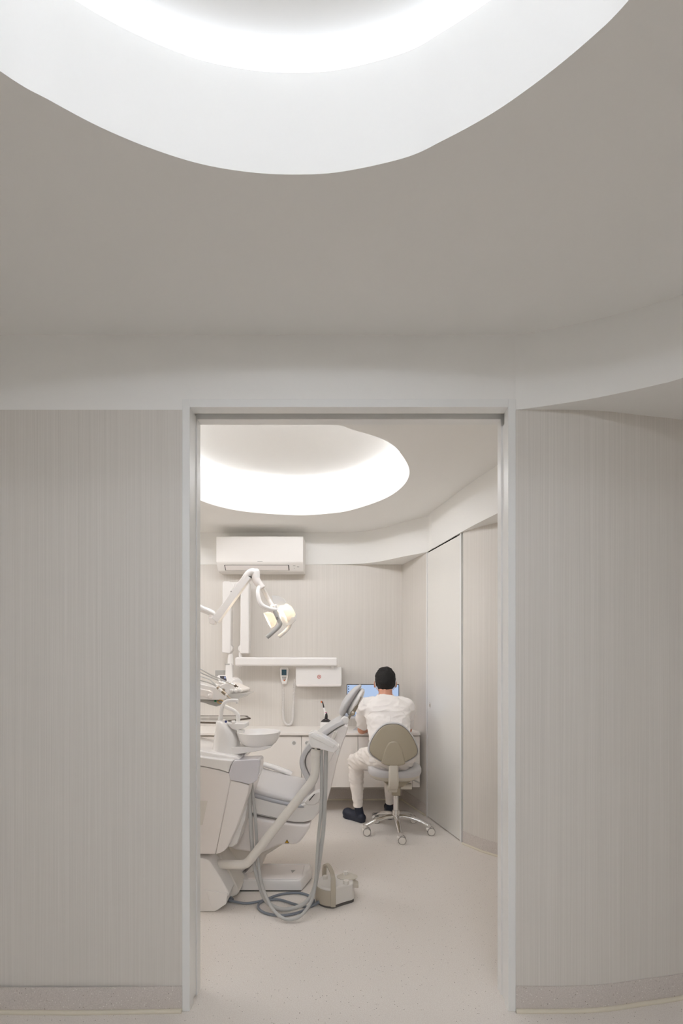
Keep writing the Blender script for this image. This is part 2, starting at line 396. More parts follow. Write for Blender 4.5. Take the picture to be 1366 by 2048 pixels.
rl = [ceilpt(x, y, ZR-EYE) for x, y in room_px]+[Vector((a, b, 0)) for a, b in ((-.4, 2.40), (-.75, 2.46), (-1.05, 2.66), (-1.22, 2.95), (-1.23, 3.3))]
rl = catmull(rl, 8, True)
room_fill_loop = catmull([Vector((-2.52+.72*math.cos(t), 2.95+.85*math.sin(t), 0)) for t in [2*math.pi*k/16 for k in range(16)]], 6, True)  # extra recess hidden by the door wall, added as fill light for the room
lp2 = recess('ceiling_room', (-3.5, 1.6, 1.80, 4.6), [rl, room_fill_loop], ZR, 2.732, 2.7724, .011, m_ceil, 'white treatment room ceiling with an oval recess lit from its rim')
led('light_strip', room_fill_loop, lp2[1], 2.7325, (m_fill_room, m_fill_room), 'added fill light strip along the rim of an extra, unseen oval recess deep in the treatment room')
led('light_strip', rl, lp2[0], 2.732, (m_led2, m_led2n), 'glowing strip along the rim of the oval recess above the dental chair', 2.72)
# ---- room walls
RW = [Vector((a, b, 0)) for a, b in ((.495, YB), (.641, 4.0), (.792, 3.405))]       # corner, far door jamb, near door jamb
d_ = (RW[2]-RW[1]).normalized()
curve_r = catmull([Vector((a, b, 0)) for a, b in ((.798, 3.381), (.853, 3.299), (.901, 3.229), (.971, 3.158), (1.10, 3.02), (1.24, 2.75), (1.31, 2.35), (1.33, 1.868))], 6)
ZW = 2.186
def wallseg(pts, z0, z1, t=.08):
    q = offset(pts, -t)
    bm = prism([Vector((p.x, p.y, z0)) for p in pts]+[Vector((p.x, p.y, z0)) for p in reversed(q)], (0, 0, z1-z0)); return bm
struct('wall_back', box(-3.5, .56, YB, YB+.1, 0, ZW), m_wall, 'greige striated back wall behind the worktop', 'wall')
struct('wall_room_left', box(-3.5, -3.4, Y1, YB, 0, ZR), m_wall, 'greige wall on the far side of the treatment room', 'wall')
struct('wall_right', J(wallseg([RW[0], RW[1]-d_*-.0], 0, ZW), wallseg(curve_r, 0, ZW, .05)), m_wall, 'greige striated wall either side of the white door, curving at the near end', 'wall')
struct('wall_room_front', J(box(-3.5, -XO, 1.8605, Y1, 0, ZR), box(XO, 1.34, 1.862, Y1, 0, ZR), box(-XO, XO, 1.80, Y1, 2.21, ZR)), m_wall, 'greige rear face of the wall that holds the doorway', 'wall')
# room fascia + soffit
ff = [Vector((a, b, 0)) for a, b in ((-3.4, YB-.004), (-1.2, YB-.004), (-.5, YB-.004), (-.15, YB-.008), (.10, 4.44), (.25, 4.365), (.361, 4.26), (.47, 4.14), (.632, 3.985), (.665, 3.86), (.722, 3.64), (.780, 3.40), (.838, 3.19), (.911, 2.957), (.99, 2.65), (1.06, 2.3), (1.1, 1.868))]
ffc = catmull(ff, 6)
back = [Vector((1.33, 1.868, 0))]+[p for p in reversed(curve_r[:-1])]+[RW[2], RW[1], RW[0], Vector((-3.4, YB, 0))]
struct('trim_2', J(ribbon(ffc, ZW-.006, ZR), flatpoly(ffc+back, ZW-.006)), m_ceil, 'smooth white plaster fascia curving round the treatment room below its ceiling', 'ceiling fascia')
# skirtings and sealant beads
def skirt(name, pts, h, label, t=.004):
    q = offset(pts, t)
    bm = prism([Vector((p.x, p.y, 0)) for p in pts]+[Vector((p.x, p.y, 0)) for p in reversed(q)], (0, 0, h))
    o = struct(name, bm, m_base, label, 'skirting')
    q2 = offset(pts, t+.003)
    mesh_obj('sealant_bead', tube([Vector((p.x, p.y, .004)) for p in q2], .0085, 10), m_bead, o)
V2 = lambda *a: [Vector((x, y, 0)) for x, y in a]
skirt('baseboard_front_left', catmull(V2((-2.5, Y0), (-1.2, Y0-.006), (-1.0, Y0-.008), (-.8, Y0-.004), (-XO, Y0)), 6), .091, 'speckled vinyl skirting along the wall to the left of the doorway')
skirt('baseboard_front_right', hc, .091, 'speckled vinyl skirting along the curved wall to the right of the doorway')
skirt('baseboard_back', V2((-3.4, YB), (.495, YB)), .10, 'speckled vinyl skirting in shade below the hanging cabinets')
skirt('baseboard_right_far', [RW[0], RW[1]], .10, 'speckled vinyl skirting between the back corner and the white door')
skirt('baseboard_right_near', curve_r, .09, 'speckled vinyl skirting on the curved wall beside the white door')
# ---- doorway frame (pocket door slid into the wall)
d1 = thing('door_1', 'white door frame of the open sliding door between hall and treatment room', 'door', (0, Y0, 0), kind='structure')
ZT = EYE+515/FPX*Y0       # clear height
def jamb(name, bm): return mesh_obj(name, bm, m_frame, d1)
YF = Y0-.003
jamb('left_jamb', J(box(-XO, -XI, YF, 1.790, 0, 2.2095, .0012, 1), box(-XO, -XI, 1.829, Y1+.002, .0, ZT+.02, .0012, 1)))
jamb('right_jamb', J(box(XI, XO, YF, 1.790, 0, 2.2095, .0012, 1), box(XI, XO, 1.829, Y1+.002, 0, ZT+.02, .0012, 1), box(XI+.006, XO, 1.789, 1.83, 0, ZT-.03, 0)))
jamb('head', J(box(-XI-.0006, XI+.0006, YF, 1.790, ZT, 2.2095, .0008, 1), box(-XI, XI, 1.829, Y1+.002, ZT-.001, 2.215, .0008, 1)))
mesh_obj('track', box(-XI-.02, XI+.015, 1.7905, 1.8285, 2.208, 2.214), m_ltgrey, d1)
mesh_obj('sliding_leaf', box(-1.55, -XI-.004, 1.793, 1.8275, .008, ZT+.01, .002), m_frame, d1)
# ---- white door in the right wall
nrm = Vector((d_.y, -d_.x, 0))
if nrm.x > 0: nrm = -nrm
dl = (RW[2]-RW[1]).length
d2 = thing('door_2', 'plain white flush door in the right wall of the treatment room', 'door', RW[1], kind='structure')
def along(s, out, z): return RW[1]+d_*s+nrm*out+Vector((0, 0, z))
def slab(s0, s1, o0, o1, z0, z1, w=0):
    c = (along(s0, o0, z0)+along(s1, o1, z1))/2
    return obox(c, d_*((s1-s0)/2), nrm*((o1-o0)/2), Vector((0, 0, (z1-z0)/2)), w, 2)
mesh_obj('door_leaf', slab(.024, dl-.024, -.035, 0, .008, ZW-.014, .0015), m_door, d2)
mesh_obj('frame_post', slab(0, .020, -.06, .003, 0, ZW-.004, .001), m_frame, d2)
mesh_obj('frame_post', slab(dl-.020, dl, -.06, .003, 0, ZW-.004, .001), m_frame, d2)
mesh_obj('dark_gap', slab(.018, dl-.018, -.07, -.03, 0, ZW-.008), m_rub, d2)
hz = EYE-(1411-CY)/FPX*3.93
hp = along(.072, .0, hz)
h_ = mesh_obj('pull_ring', lathe([(.024, -.002), (.024, .0015), (.021, .003), (.015, .0015), (.014, -.001), (0, -.001)], hp, nrm, 32, sx=.8, sy=1.25, xdir=d_), m_white, d2)
mesh_obj('pull_cup', lathe([(.0125, .0006), (.010, .0004), (0, .0002)], hp+nrm*.0012, nrm, 32, sx=.8, sy=1.25, xdir=d_), m_tan, h_)
# ================================================================== fittings on the back wall
YC = 4.03                                   # cabinet front plane
ZWT, ZCB = .685, .229
# worktop
tag(mesh_obj('worktop', prism([(-2.6, 4.015, ZWT-.02), (.592, 4.015, ZWT-.02), (.592, 4.14, ZWT-.02), (.555, 4.24, ZWT-.02), (.490, YB-.002, ZWT-.02), (-2.6, YB-.002, ZWT-.02)], (0, 0, .02), .003, 2), m_whitem, None, (-1, 4.2, ZWT-.02)),
    'long white laminate worktop along the back wall under the monitor', 'worktop')
def cabinet(x0, x1, label, fronts, group='white cabinets hung below the worktop'):
    t = thing('wall_cabinet', label, 'cabinet', ((x0+x1)/2, YC+.2, ZCB), group)
    mesh_obj('carcass', box(x0+.001, x1-.001, YC+.02, YB-.012, ZCB, ZWT-.026, .001, 1), m_whitem, t)
    for name, z0, z1, hx, hzz in fronts:
        d = mesh_obj(name, box(x0+.0018, x1-.0018, YC, YC+.018, z0+.0018, z1-.0018, .0012, 1), m_whitem, t)
        if hx is not None:
            mesh_obj('pull_ring', lathe([(.021, 0), (.021, .001), (.019, .002), (.015, .001), (.0145, -.001), (0, -.001)], (hx, YC, hzz), (0, -1, 0), 28), m_white, d)
            mesh_obj('pull_cup', lathe([(.0145, 0), (.011, .0006), (0, .0008)], (hx, YC-.001, hzz), (0, -1, 0), 24), m_ltgrey, d)
    return t
ZTT = ZWT-.03
hz_ = EYE-(1486-CY)/FPX*YC
cabinet(-2.28, -1.81, 'hanging white cabinet furthest along behind the spittoon', [('door', ZCB, ZTT, None, 0)])
cabinet(-1.81, -1.337, 'hanging white cabinet behind the door frame left of the spittoon', [('door', ZCB, ZTT, -1.38, hz_)])
cabinet(-1.337, -.867, 'hanging white cabinet whose door shows on either side of the spittoon column', [('door', ZCB, ZTT, None, hz_)])
cabinet(-.867, -.396, 'hanging white cabinet with a round finger pull, right beside the spittoon bowl', [('door', ZCB, ZTT, (588-CX)/FPX*YC, hz_)])
cabinet(-.396, .075, 'hanging white cabinet behind the dental chair backrest', [('door', ZCB, ZTT, (614-CX)/FPX*YC, hz_)])
zd = EYE-(1502-CY)/FPX*YC; zd2 = zd-.16
cabinet(.075, .529, 'hanging white drawer unit in front of the seated man', [('drawer', zd, ZTT, None, 0), ('drawer', zd2, zd, None, 0), ('drawer', ZCB, zd2, None, 0)])
cabinet(.529, .592, 'narrow white end cabinet next to the right wall', [('door', ZCB, ZTT, None, 0)])
# air conditioner
YA = 4.262
ax0, ax1 = (432-CX)/FPX*YA, (606.5-CX)/FPX*YA
zt, zb = EYE-(1072-CY)/FPX*YA, EYE-(1141-CY)/FPX*YA
ac = thing('air_conditioner', 'white wall mounted air conditioner high on the back wall', 'air conditioner', ((ax0+ax1)/2, YB, zb))
prof = [(YB, zt), (YA+.012, zt), (YA+.002, zt-.006), (YA, zt-.05), (YA, zb+.075), (YA+.012, zb+.055), (YA+.055, zb+.012), (YA+.085, zb), (YB, zb+.004)]
mesh_obj('body', prism([Vector((ax0, y, z)) for y, z in prof], (ax1-ax0, 0, 0), .006, 3), m_ac, ac, ang=28)
sl = Vector((0, .055-.012, .012-.055)).normalized(); so_ = Vector((0, sl.z, -sl.y)); so_ = so_ if so_.y < 0 else -so_
def acp(px, k, out): x = (px-CX)/FPX*4.285; return Vector((x, YA+.012+.043*k, zb+.055-.043*k))+so_*out
lv = (acp(450, .10, .0)+acp(577, .95, .0))/2
mesh_obj('vent_slot', obox(lv, (.5*(577.8-448.6)/FPX*4.285, 0, 0), sl*.0285, so_*.0016), m_rub, ac)
lf = mesh_obj('louvre', obox(lv+so_*.003, (.5*(576.2-450.4)/FPX*4.285, 0, 0), sl*.025, so_*.003, .0015, 2), m_shell, ac)
ind = mesh_obj('indicator', J(obox(acp(588.5, .2, .001), (.0105, 0, 0), sl*.003, so_*.0006), obox(acp(596, .38, .001), (.010, 0, 0), sl*.003, so_*.0006), obox(acp(588.5, .62, .001), (.004, 0, 0), sl*.0015, so_*.0006)), m_ltgrey, ac)
bx = (520-CX)/FPX*YA
mesh_obj('badge', box(bx-.022, bx+.022, YA-.0008, YA+.001, zb+.079, zb+.083), m_ltgrey, ac)
# wall mounted x-ray unit: box, swivelling beam, folded scissor arm and tube head
xr = thing('dental_xray_unit', 'white wall mounted dental x-ray unit with folding arms', 'x-ray unit', P(637, 1354, YB))
gb = pxprism([(593, 1334), (682, 1334), (683.5, 1336), (683.5, 1370), (681, 1373.5), (594, 1373.5), (591.5, 1370), (591.5, 1336)], 4.345, YB-.001, .011, 4)
gbo = mesh_obj('generator_box', gb, m_white, xr)
mesh_obj('lower_lip', pxprism([(593, 1369.2), (683, 1368.8), (681, 1373), (594, 1373)], 4.341, 4.36, .003, 2), m_shell, gbo)
ec = P(638.2, 1353.5, 4.344); A = (0, -1, 0)
circ = lambda c, r, n=32: [Vector(c)+Vector((r*math.cos(2*math.pi*k/n), 0, r*math.sin(2*math.pi*k/n))) for k in range(n)]
em = mesh_obj('emblem_ring', tube(circ(ec, .0142), .0021, 6, closed=True), m_red, gbo)
mesh_obj('emblem_badge', prism([ec+Vector((x, -.0012, z)) for x, z in ((-.006, -.0055), (.006, -.0055), (.0062, .001), (.0, .0065), (-.0062, .001))], (0, .0014, 0)), m_red, em, flat=True)
def beam(name, a, b, r, ry, w=.014):
    """long rounded beam between two points, cross-section half-sizes r (in picture plane) and ry (depth)"""
    a, b = Vector(a), Vector(b); d = (b-a).normalized(); yv = Vector((0, 1, 0)); n = d.cross(yv).normalized()
    return obox((a+b)/2, d*((b-a).length/2), n*r, yv*ry, w, 4)
YX = 4.34
hb = mesh_obj('horizontal_arm', J(beam('', P(471.5, 1323, YX), P(675.5, 1323.5, YX), .040, .042, .018), cyl(P(665, 1329, YX), P(665, 1336.5, YX), .015), cyl(P(481, 1333.5, YX), P(481, 1330, YX), .017)), m_white, xr)
ra = mesh_obj('scissor_arm', J(beam('', P(491.4, 1166, YX), P(490.8, 1307.5, YX), .040, .042, .012), lathe([(0, -.034), (.033, -.034), (.036, -.028), (.036, .03), (.033, .034), (0, .034)], P(485, 1297, YX), (0, 1, 0), 28), cyl(P(481, 1305, YX), P(481, 1316, YX), .016)), m_white, xr)
la = mesh_obj('scissor_arm', J(pxprism([(444.6, 1164), (448, 1162), (458, 1162.5), (465, 1166), (470, 1172.5), (464, 1180), (462.5, 1190), (461, 1303), (459.5, 1307), (443.6, 1305)], YX-.042, YX+.042, .009, 3), lathe([(0, -.034), (.034, -.034), (.037, -.028), (.037, .03), (.034, .034), (0, .034)], P(458.7, 1297, YX), (0, 1, 0), 28)), m_white, xr)
mesh_obj('knuckle', J(beam('', P(460, 1172, YX), P(490, 1172, YX), .030, .038, .012), cyl(P(476, 1172, YX-.046), P(476, 1172, YX+.046), .03, 28, .006)), m_white, xr)
mesh_obj('pin_cap', cyl(P(462.5, 1183, YX-.047), P(462.5, 1183, YX-.041), .006, 16), m_rub, la)
nk = mesh_obj('neck', lathe([(.020, 0), (.023, -.02), (.026, -.05), (.027, -.105), (.020, -.11)], P(461, 1307, YX), (0, 0, 1), 28), m_white, xr)
mesh_obj('yoke', pxprism([(451, 1327), (463.5, 1327), (465, 1352), (466, 1370), (453, 1372), (450, 1350)], YX-.04, YX+.04, .008, 3), m_white, xr)
mesh_obj('scale_plate', box(*[v for v in (P(452, 1, YX).x, P(461.5, 1, YX).x)], YX-.0415, YX-.039, P(1, 1330, YX).z, P(1, 1327.5, YX).z), m_ltgrey, nk)
th = mesh_obj('tube_head', J(capsule(P(452, 1371, YX+.02), .065, P(471, 1367, YX-.03), .058, 28), cyl(P(470, 1366, YX-.02), P(474, 1368, YX-.12), .05, 32, .008)), m_white, xr)
# grey connection plate
tag(mesh_obj('wall_plate', J(box(P(431, 1, YB).x, P(451, 1, YB).x, YB-.012, YB, P(1, 1352.5, YB).z, P(1, 1340.5, YB).z, .003), box(P(435, 1, YB).x, P(447, 1, YB).x, YB-.014, YB-.01, P(1, 1350, YB).z, P(1, 1343, YB).z, .001)), m_ltgrey, None, P(441, 1346, YB)),
    'grey wall plate half hidden behind the instrument console', 'wall plate')
# handheld exposure control with its coiled lead
hc_ = thing('hand_control', 'white handheld control with dark display hanging on the back wall', 'hand control', P(568, 1350, YB))
YHc = 4.437
hb_ = mesh_obj('handset', pxprism([(561, 1335.2), (575.3, 1335.2), (577.3, 1338), (576, 1354), (574, 1364), (571, 1366.5), (565.5, 1366.5), (562.5, 1364), (560.4, 1354), (559.2, 1338)], YHc, YB-.012, .006, 3), m_white, hc_)
mesh_obj('cradle', pxprism([(562, 1352), (575.5, 1352), (573.5, 1368), (563.5, 1368)], YHc+.004, YB, .004, 2), m_white, hc_)
mesh_obj('display', box(P(563.3, 1, YHc).x, P(573, 1, YHc).x, YHc-.0008, YHc+.002, P(1, 1350.6, YHc).z, P(1, 1339.2, YHc).z), m_lcd, hb_)
mesh_obj('keypad', pxprism([(563.5, 1353), (573, 1353), (571.5, 1360), (569.5, 1362), (567, 1362), (565, 1360)], YHc-.0006, YHc+.002, 0), m_grey, hb_)
mesh_obj('key', J(*[cyl(P(x, y, YHc-.0018), P(x, y, YHc), .0055, 14) for x, y in ((565.6, 1355), (568.6, 1355.6), (571.4, 1355), (571, 1358.5))]), m_ltgrey, hb_)
mesh_obj('exposure_button', cyl(P(568.7, 1360.6, YHc-.003), P(568.7, 1360.6, YHc), .0068, 18, .001), m_orange, hb_)
path = catmull([P(564.5, 1367, 4.455), P(565.5, 1375, 4.455), P(566, 1384, 4.452), P(566.2, 1405, 4.45), P(566.5, 1430, 4.45), P(569, 1444, 4.45), P(577, 1450.3, 4.45), P(584, 1444, 4.45), P(586, 1430, 4.45), P(587, 1405, 4.45), P(588, 1380, 4.45), P(589.5, 1364, 4.452), P(591.5, 1353, 4.456)], 14)
L = [0]
for a, b in zip(path, path[1:]): L.append(L[-1]+(b-a).length)
def along_path(s):
    for i in range(len(path)-1):
        if L[i+1] >= s: t = (s-L[i])/(L[i+1]-L[i]); return path[i].lerp(path[i+1], t), (path[i+1]-path[i]).normalized()
    return path[-1], (path[-1]-path[-2]).normalized()
hel = []; s_ = 0; ph = 0
while s_ < L[-1]:
    p, t = along_path(s_); n1 = Vector((0, 1, 0)); n2 = t.cross(n1).normalized()
    e = min(1, s_/.05, (L[-1]-s_)/.03)
    mid = abs(s_/L[-1]-.48); pitch = .0052+.010*max(0, (mid-.16)/.3)
    hel.append(p+e*.0105*(math.cos(ph)*n1+math.sin(ph)*n2)); ph += 2*math.pi/9; s_ += pitch/9
mesh_obj('coiled_lead', tube(hel, .0021, 6), m_white, hc_)
# curing light and its charger
ch = thing('charging_dock', 'small white charging dock with black top on the worktop', 'charger', P(652, 1453, 4.26)*1.0)
zc0 = ZWT; cxx, cyy = P(652, 1, 4.26).x, 4.26
mesh_obj('housing', box(cxx-.049, cxx+.049, cyy-.045, cyy+.05, zc0+.002, zc0+.066, .01, 4), m_white, ch)
mesh_obj('foot', box(cxx-.047, cxx+.047, cyy-.043, cyy+.048, zc0, zc0+.006), m_dark, ch)
mesh_obj('cradle_top', lathe([(.046, 0), (.045, .004), (.026, .020), (.016, .026), (0, .026)], (cxx, cyy, zc0+.066), (0, 0, 1), 32, 1, .9), m_dark, ch)
cl = thing('curing_light', 'slim dental curing light with black wand and orange tip standing in its dock', 'curing light', P(651, 1440, 4.26))
q = lambda x, y: P(x, y, 4.25)
hh = mesh_obj('handle', stube([q(652.3, 1441), q(652, 1434), q(651, 1427), q(649.3, 1420), q(647.6, 1415.3)], [.013, .0125, .0115, .0105, .009], 6, 16), m_white, cl)
mesh_obj('grip_panel', stube([q(652.0, 1438.5), q(652.4, 1433), q(651.8, 1428), q(651.1, 1424.5)], [.0135, .0142, .0128, .006], 6, 16), m_dark, hh)
mesh_obj('accent_band', stube([q(651.2, 1426.0), q(650.9, 1424.6)], [.0122, .0119], 4, 16), m_pink, hh)
mesh_obj('accent_band', stube([q(652.2, 1439.6), q(652.1, 1438.9)], [.0136, .0136], 4, 16), m_pink, hh)
lg = mesh_obj('light_guide', stube([q(647.7, 1415.6), q(646.6, 1410), q(645.3, 1405), q(644.4, 1403.6), q(643.6, 1403.2)], [.0055, .005, .0045, .0045, .0045], 6, 12), m_dark, cl)
mesh_obj('filter_tip', ell(q(642.9, 1403.8), (.0075, .0075, .009)), m_orange, lg)
# monitor
YM = 4.20
mn = thing('monitor', 'flat computer monitor with lit pale blue screen in front of the seated man', 'monitor', (P(746, 1, YM).x, YM, ZWT))
mx0, mx1 = P(693.2, 1, YM).x, P(798.5, 1, YM).x; mz1, mz0 = P(1, 1368.6, YM).z, P(1, 1437.5, YM).z
mesh_obj('bezel', box(mx0, mx1, YM, YM+.022, mz0+.02, mz1, .003, 2), m_dark, mn)
mesh_obj('chin', box(mx0, mx1, YM-.002, YM+.022, mz0, mz0+.021, .003, 2), m_grey, mn)
sc = mesh_obj('screen', box(mx0+.006, mx1-.006, YM-.0006, YM+.003, mz0+.024, mz1-.006), m_screen, mn)
mesh_obj('taskbar', box(mx0+.006, mx1-.006, YM-.0010, YM, mz0+.024, mz0+.037), m_task, sc)
ic = [box(mx0+.012+c*.0, mx0+.021, YM-.0012, YM-.0004, mz1-.025-k*.022, mz1-.014-k*.022) for k in range(6) for c in (0,)]
ic += [box(mx0+.012+k*.02, mx0+.020+k*.02, YM-.0014, YM-.0008, mz0+.027, mz0+.034) for k in range(5)]
for b_ in ic: mesh_obj('icon', b_, m_icon, sc, flat=True)
mesh_obj('screen_mark', J(box(P(734.2, 1, YM).x, P(736.6, 1, YM).x, YM-.0012, YM-.0004, P(1, 1400, YM).z, P(1, 1397.4, YM).z), box(P(738.6, 1, YM).x, P(740.6, 1, YM).x, YM-.0012, YM-.0004, P(1, 1400, YM).z, P(1, 1396.6, YM).z)), m_dark, sc)
mc = (mx0+mx1)/2
st = mesh_obj('stand', J(box(mc-.03, mc+.03, YM+.016, YM+.05, ZWT+.008, mz0+.09, .006, 2), prism([(mc-.17, YM-.02, ZWT), (mc+.17, YM-.02, ZWT), (mc+.14, YM+.13, ZWT), (mc-.14, YM+.13, ZWT)], (0, 0, .01), .003, 2)), m_grey, mn)
kb = thing('keyboard', 'slim white keyboard on the worktop in front of the monitor', 'keyboard', (.30, 4.12, ZWT))
mesh_obj('case', box(.11, .49, 4.075, 4.185, ZWT, ZWT+.012, .004, 3), m_whitem, kb)
for r in range(4):
    mesh_obj('key_row', J(*[box(.118+c*.0262, .118+c*.0262+.0225, 4.083+r*.025, 4.083+r*.025+.021, ZWT+.011, ZWT+.016, .0015, 2) for c in range(14)]), m_white, kb)
nb = tag(mesh_obj('paper_sheet', prism([FL2 for FL2 in (Vector((.0, 4.08, ZWT+.0004)), Vector((.085, 4.06, ZWT+.0004)), Vector((.10, 4.17, ZWT+.0004)), Vector((.015, 4.18, ZWT+.0004)))], (0, 0, .0012)), m_whitem, None, (.05, 4.12, ZWT)), 'white sheet of paper on the worktop beside the seated man\'s elbow', 'paper')
# ================================================================== dental unit (water unit, base, uprights)
un = thing('dental_unit', 'white floor standing dental unit body at the left edge of the doorway', 'dental unit', (-.85, 2.6, 0))
YU = 2.45
LX = 318
mesh_obj('front_panel', pxprism([(LX, 1520), (403, 1533.5), (440, 1541), (460, 1547.5), (461, 1562), (430.5, 1708.6), (403, 1708.5), (LX, 1707)], YU, YU+.33, .006, 3), m_shell, un)
mesh_obj('side_panel', pxprism([(461.2, 1560.5), (484, 1566), (498.5, 1570.5), (496, 1587), (489, 1608), (480, 1634), (470, 1662), (459, 1686), (455, 1695), (448, 1702.5), (440, 1706.5), (431.2, 1708.6)], YU+.004, YU+.31, .005, 3), m_shell, un)
mesh_obj('rear_panel', pxprism([(490, 1600), (494, 1612), (490, 1640), (484, 1655), (474, 1688), (464, 1694), (455, 1694)], YU+.10, YU+.30, .004, 2), m_white, un)
mesh_obj('top_cover', pxprism([(LX, 1496), (403, 1514), (440, 1518.5), (466.5, 1521), (461, 1532), (457, 1545.5), (440, 1540), (403, 1532.5), (LX, 1518.5)], YU-.004, YU+.34, .007, 3), m_white, un)
mesh_obj('top_shoulder', pxprism([(LX, 1482), (400, 1501), (430, 1507), (475, 1514), (481, 1521), (476, 1528), (403, 1518), (LX, 1502)], YU+.03, YU+.36, .010, 3), m_white, un)
mesh_obj('hose_outlet', pxprism([(467.5, 1521), (516, 1518.5), (519.5, 1521), (520, 1531), (517.5, 1549), (514, 1560.5), (506, 1566), (498, 1569), (478, 1564), (460.5, 1561), (457.5, 1547.5), (461.5, 1533)], YU-.008, YU+.12, .012, 4, scale=.95), m_cover, un)
mesh_obj('front_recess', pxprism([(403-60, 1597), (415, 1602), (405, 1650), (403-60, 1650)], YU-.0012, YU+.002, .0005, 1), m_cream, un)
# base block and upright slab
gz = lambda y, Y: max(0.0, P(0, y, Y).z)
def fprism(px, Y0_, Y1_, w, seg=3):
    pts = [P(x, y, Y0_) for x, y in px]
    for p in pts: p.z = max(p.z, 0)
    return prism(pts, (0, Y1_-Y0_, 0), w, seg)
mesh_obj('base_block', fprism([(LX, 1714), (403, 1717), (414, 1719), (421, 1726), (440, 1755), (455, 1781), (458.5, 1790), (453, 1796), (452.5, 1809), (446, 1812.5), (437, 1820), (430, 1825), (LX, 1825)], 2.447, 2.62, .008, 4), m_white, un)
mesh_obj('base_facet', pxprism([(409, 1781), (455, 1787), (452, 1808.5), (437, 1818.5), (427, 1823)], 2.440, 2.46, .003, 2), m_white, un)
mesh_obj('upright', fprism([(405, 1690), (436, 1700), (446, 1722), (458, 1740), (470, 1765), (478.8, 1783), (473, 1791), (462.5, 1795.5), (440, 1800), (400, 1802)], 2.56, 2.72, .006, 3), m_cream, un)
mesh_obj('cable_gland', J(*[cyl(FL(453+k*2.6, 1800.5+k*.75, 0)+Vector((0, 0, .022-.003*k)), FL(455+k*2.6, 1801+k*.75, 0)+Vector((0, 0, .022-.003*k)), .021-.0026*k, 18, .002) for k in range(5)]), m_cable, un)
# upright post for lamp and console, standing on the unit (out of sight behind the door frame)
mesh_obj('post', J(cyl((-1.10, 2.68, .78), (-1.10, 2.68, 1.70), .03, 28), cyl((-1.10, 2.68, .77), (-1.10, 2.68, .84), .05, 28, .01)), m_white, un)
# ------------------------------------------------------------------ spittoon
sp = thing('spittoon', 'white spittoon column with rinsing bowl and curved spout on the dental unit', 'spittoon', P(450, 1505, 2.60))
YS = 2.60
def colring(y, x0, x1, dy, n=40, e=2.6):
    c = P((x0+x1)/2, y, YS); rx = (x1-x0)/2/FPX*YS; r = []
    for k in range(n):
        t = 2*math.pi*k/n; a, b = math.cos(t), math.sin(t)
        r.append(Vector((c.x+rx*math.copysign(abs(a)**(2/e), a), YS+dy*math.copysign(abs(b)**(2/e), b), c.z)))
    return r
col = [colring(y, a, b, d) for y, a, b, d in ((1510, 428.5, 480, .075), (1507, 427.3, 481, .08), (1500, 427.6, 480.6, .08), (1480, 429.6, 477.6, .076), (1465, 431.8, 473.5, .072), (1455, 433.0, 466, .068), (1447, 433.8, 458, .062), (1442, 434.4, 451, .055), (1440, 435.6, 447, .045))]
mesh_obj('column', rings(col), m_white, sp, ang=50)
mesh_obj('cup_rest', pxprism([(452, 1446), (466, 1446.5), (489.5, 1447), (490.3, 1455.5), (487, 1457), (474, 1461), (463, 1458)], YS-.05, YS+.06, .006, 3), m_white, sp)
mesh_obj('bowl_arm', pxprism([(458, 1494), (487, 1494), (520, 1493.5), (541, 1491.8), (544, 1492.5), (540, 1496), (527, 1500), (508, 1503.6), (487, 1507), (462, 1510), (440, 1510)], YS-.07, YS+.07, .008, 3), m_white, sp)
mesh_obj('swivel', pxprism([(470, 1507), (492, 1505.5), (489, 1512), (482, 1519), (472, 1521)], YS-.02, YS+.05, .004, 2), m_cover, sp)
bc = P(517.5, 1463.6, YS); R_ = 43.6/FPX*YS
prof = [(0, -.0755), (.055, -.0755), (.075, -.071), (.092, -.058), (.104, -.038), (.1125, -.015), (R_, -.001), (R_, .001), (R_-.003, .0025), (R_-.007, 0), (.106, -.018), (.097, -.038), (.084, -.055), (.06, -.066), (.02, -.070), (0, -.070)]
bw = mesh_obj('bowl', lathe(prof, bc, (0, 0, 1), 56), m_white, sp, ang=50)
mesh_obj('drain', lathe([(.014, -.0695), (.012, -.067), (0, -.067)], bc, (0, 0, 1), 20), m_steel, bw)
mesh_obj('inlet', beam('', P(476, 1462, YS-.03), P(488, 1463, YS-.03), .008, .02, .003), m_white, bw)
mesh_obj('bowl_base', lathe([(.058, -.0756), (.055, -.085), (0, -.085)], bc, (0, 0, 1), 32), m_rub, sp)
q = lambda x, y: P(x, y, YS-.02)
fa = mesh_obj('cup_filler', stube([q(440.5, 1443), q(441.2, 1434), q(443, 1420), q(445.3, 1411), q(450, 1404.6), q(458, 1401.4), q(468, 1401), q(476.6, 1401.6)], [.0135, .0115, .0095, .0095, .0098, .0098, .0098, .0098], 8, 18), m_white, sp)
mesh_obj('nozzle', cyl(q(474.2, 1402), q(474, 1407.2), .0055, 16, .001, .0045), m_clear, fa)
q = lambda x, y: P(x, y, YS+.02)
mesh_obj('rinse_pipe', stube([q(449, 1412), q(456, 1415.5), q(464, 1419), q(470, 1423), q(474.5, 1428), q(476.2, 1433), q(476.2, 1447)], [.0105, .0105, .0105, .011, .0115, .0115, .0115], 8, 18), m_white, sp)
mesh_obj('pipe_collar', cyl(q(476.2, 1449), q(476.2, 1443), .014, 20, .002), m_white, sp)
kn = mesh_obj('rinse_knob', cyl(P(464, 1444, YS-.045), P(470.5, 1443.6, YS-.045), .0075, 18, .0015), m_white, sp)
mesh_obj('knob_stem', cyl(P(459.5, 1443.6, YS-.045), P(463.5, 1443.8, YS-.045), .0025, 10), m_dark, kn)
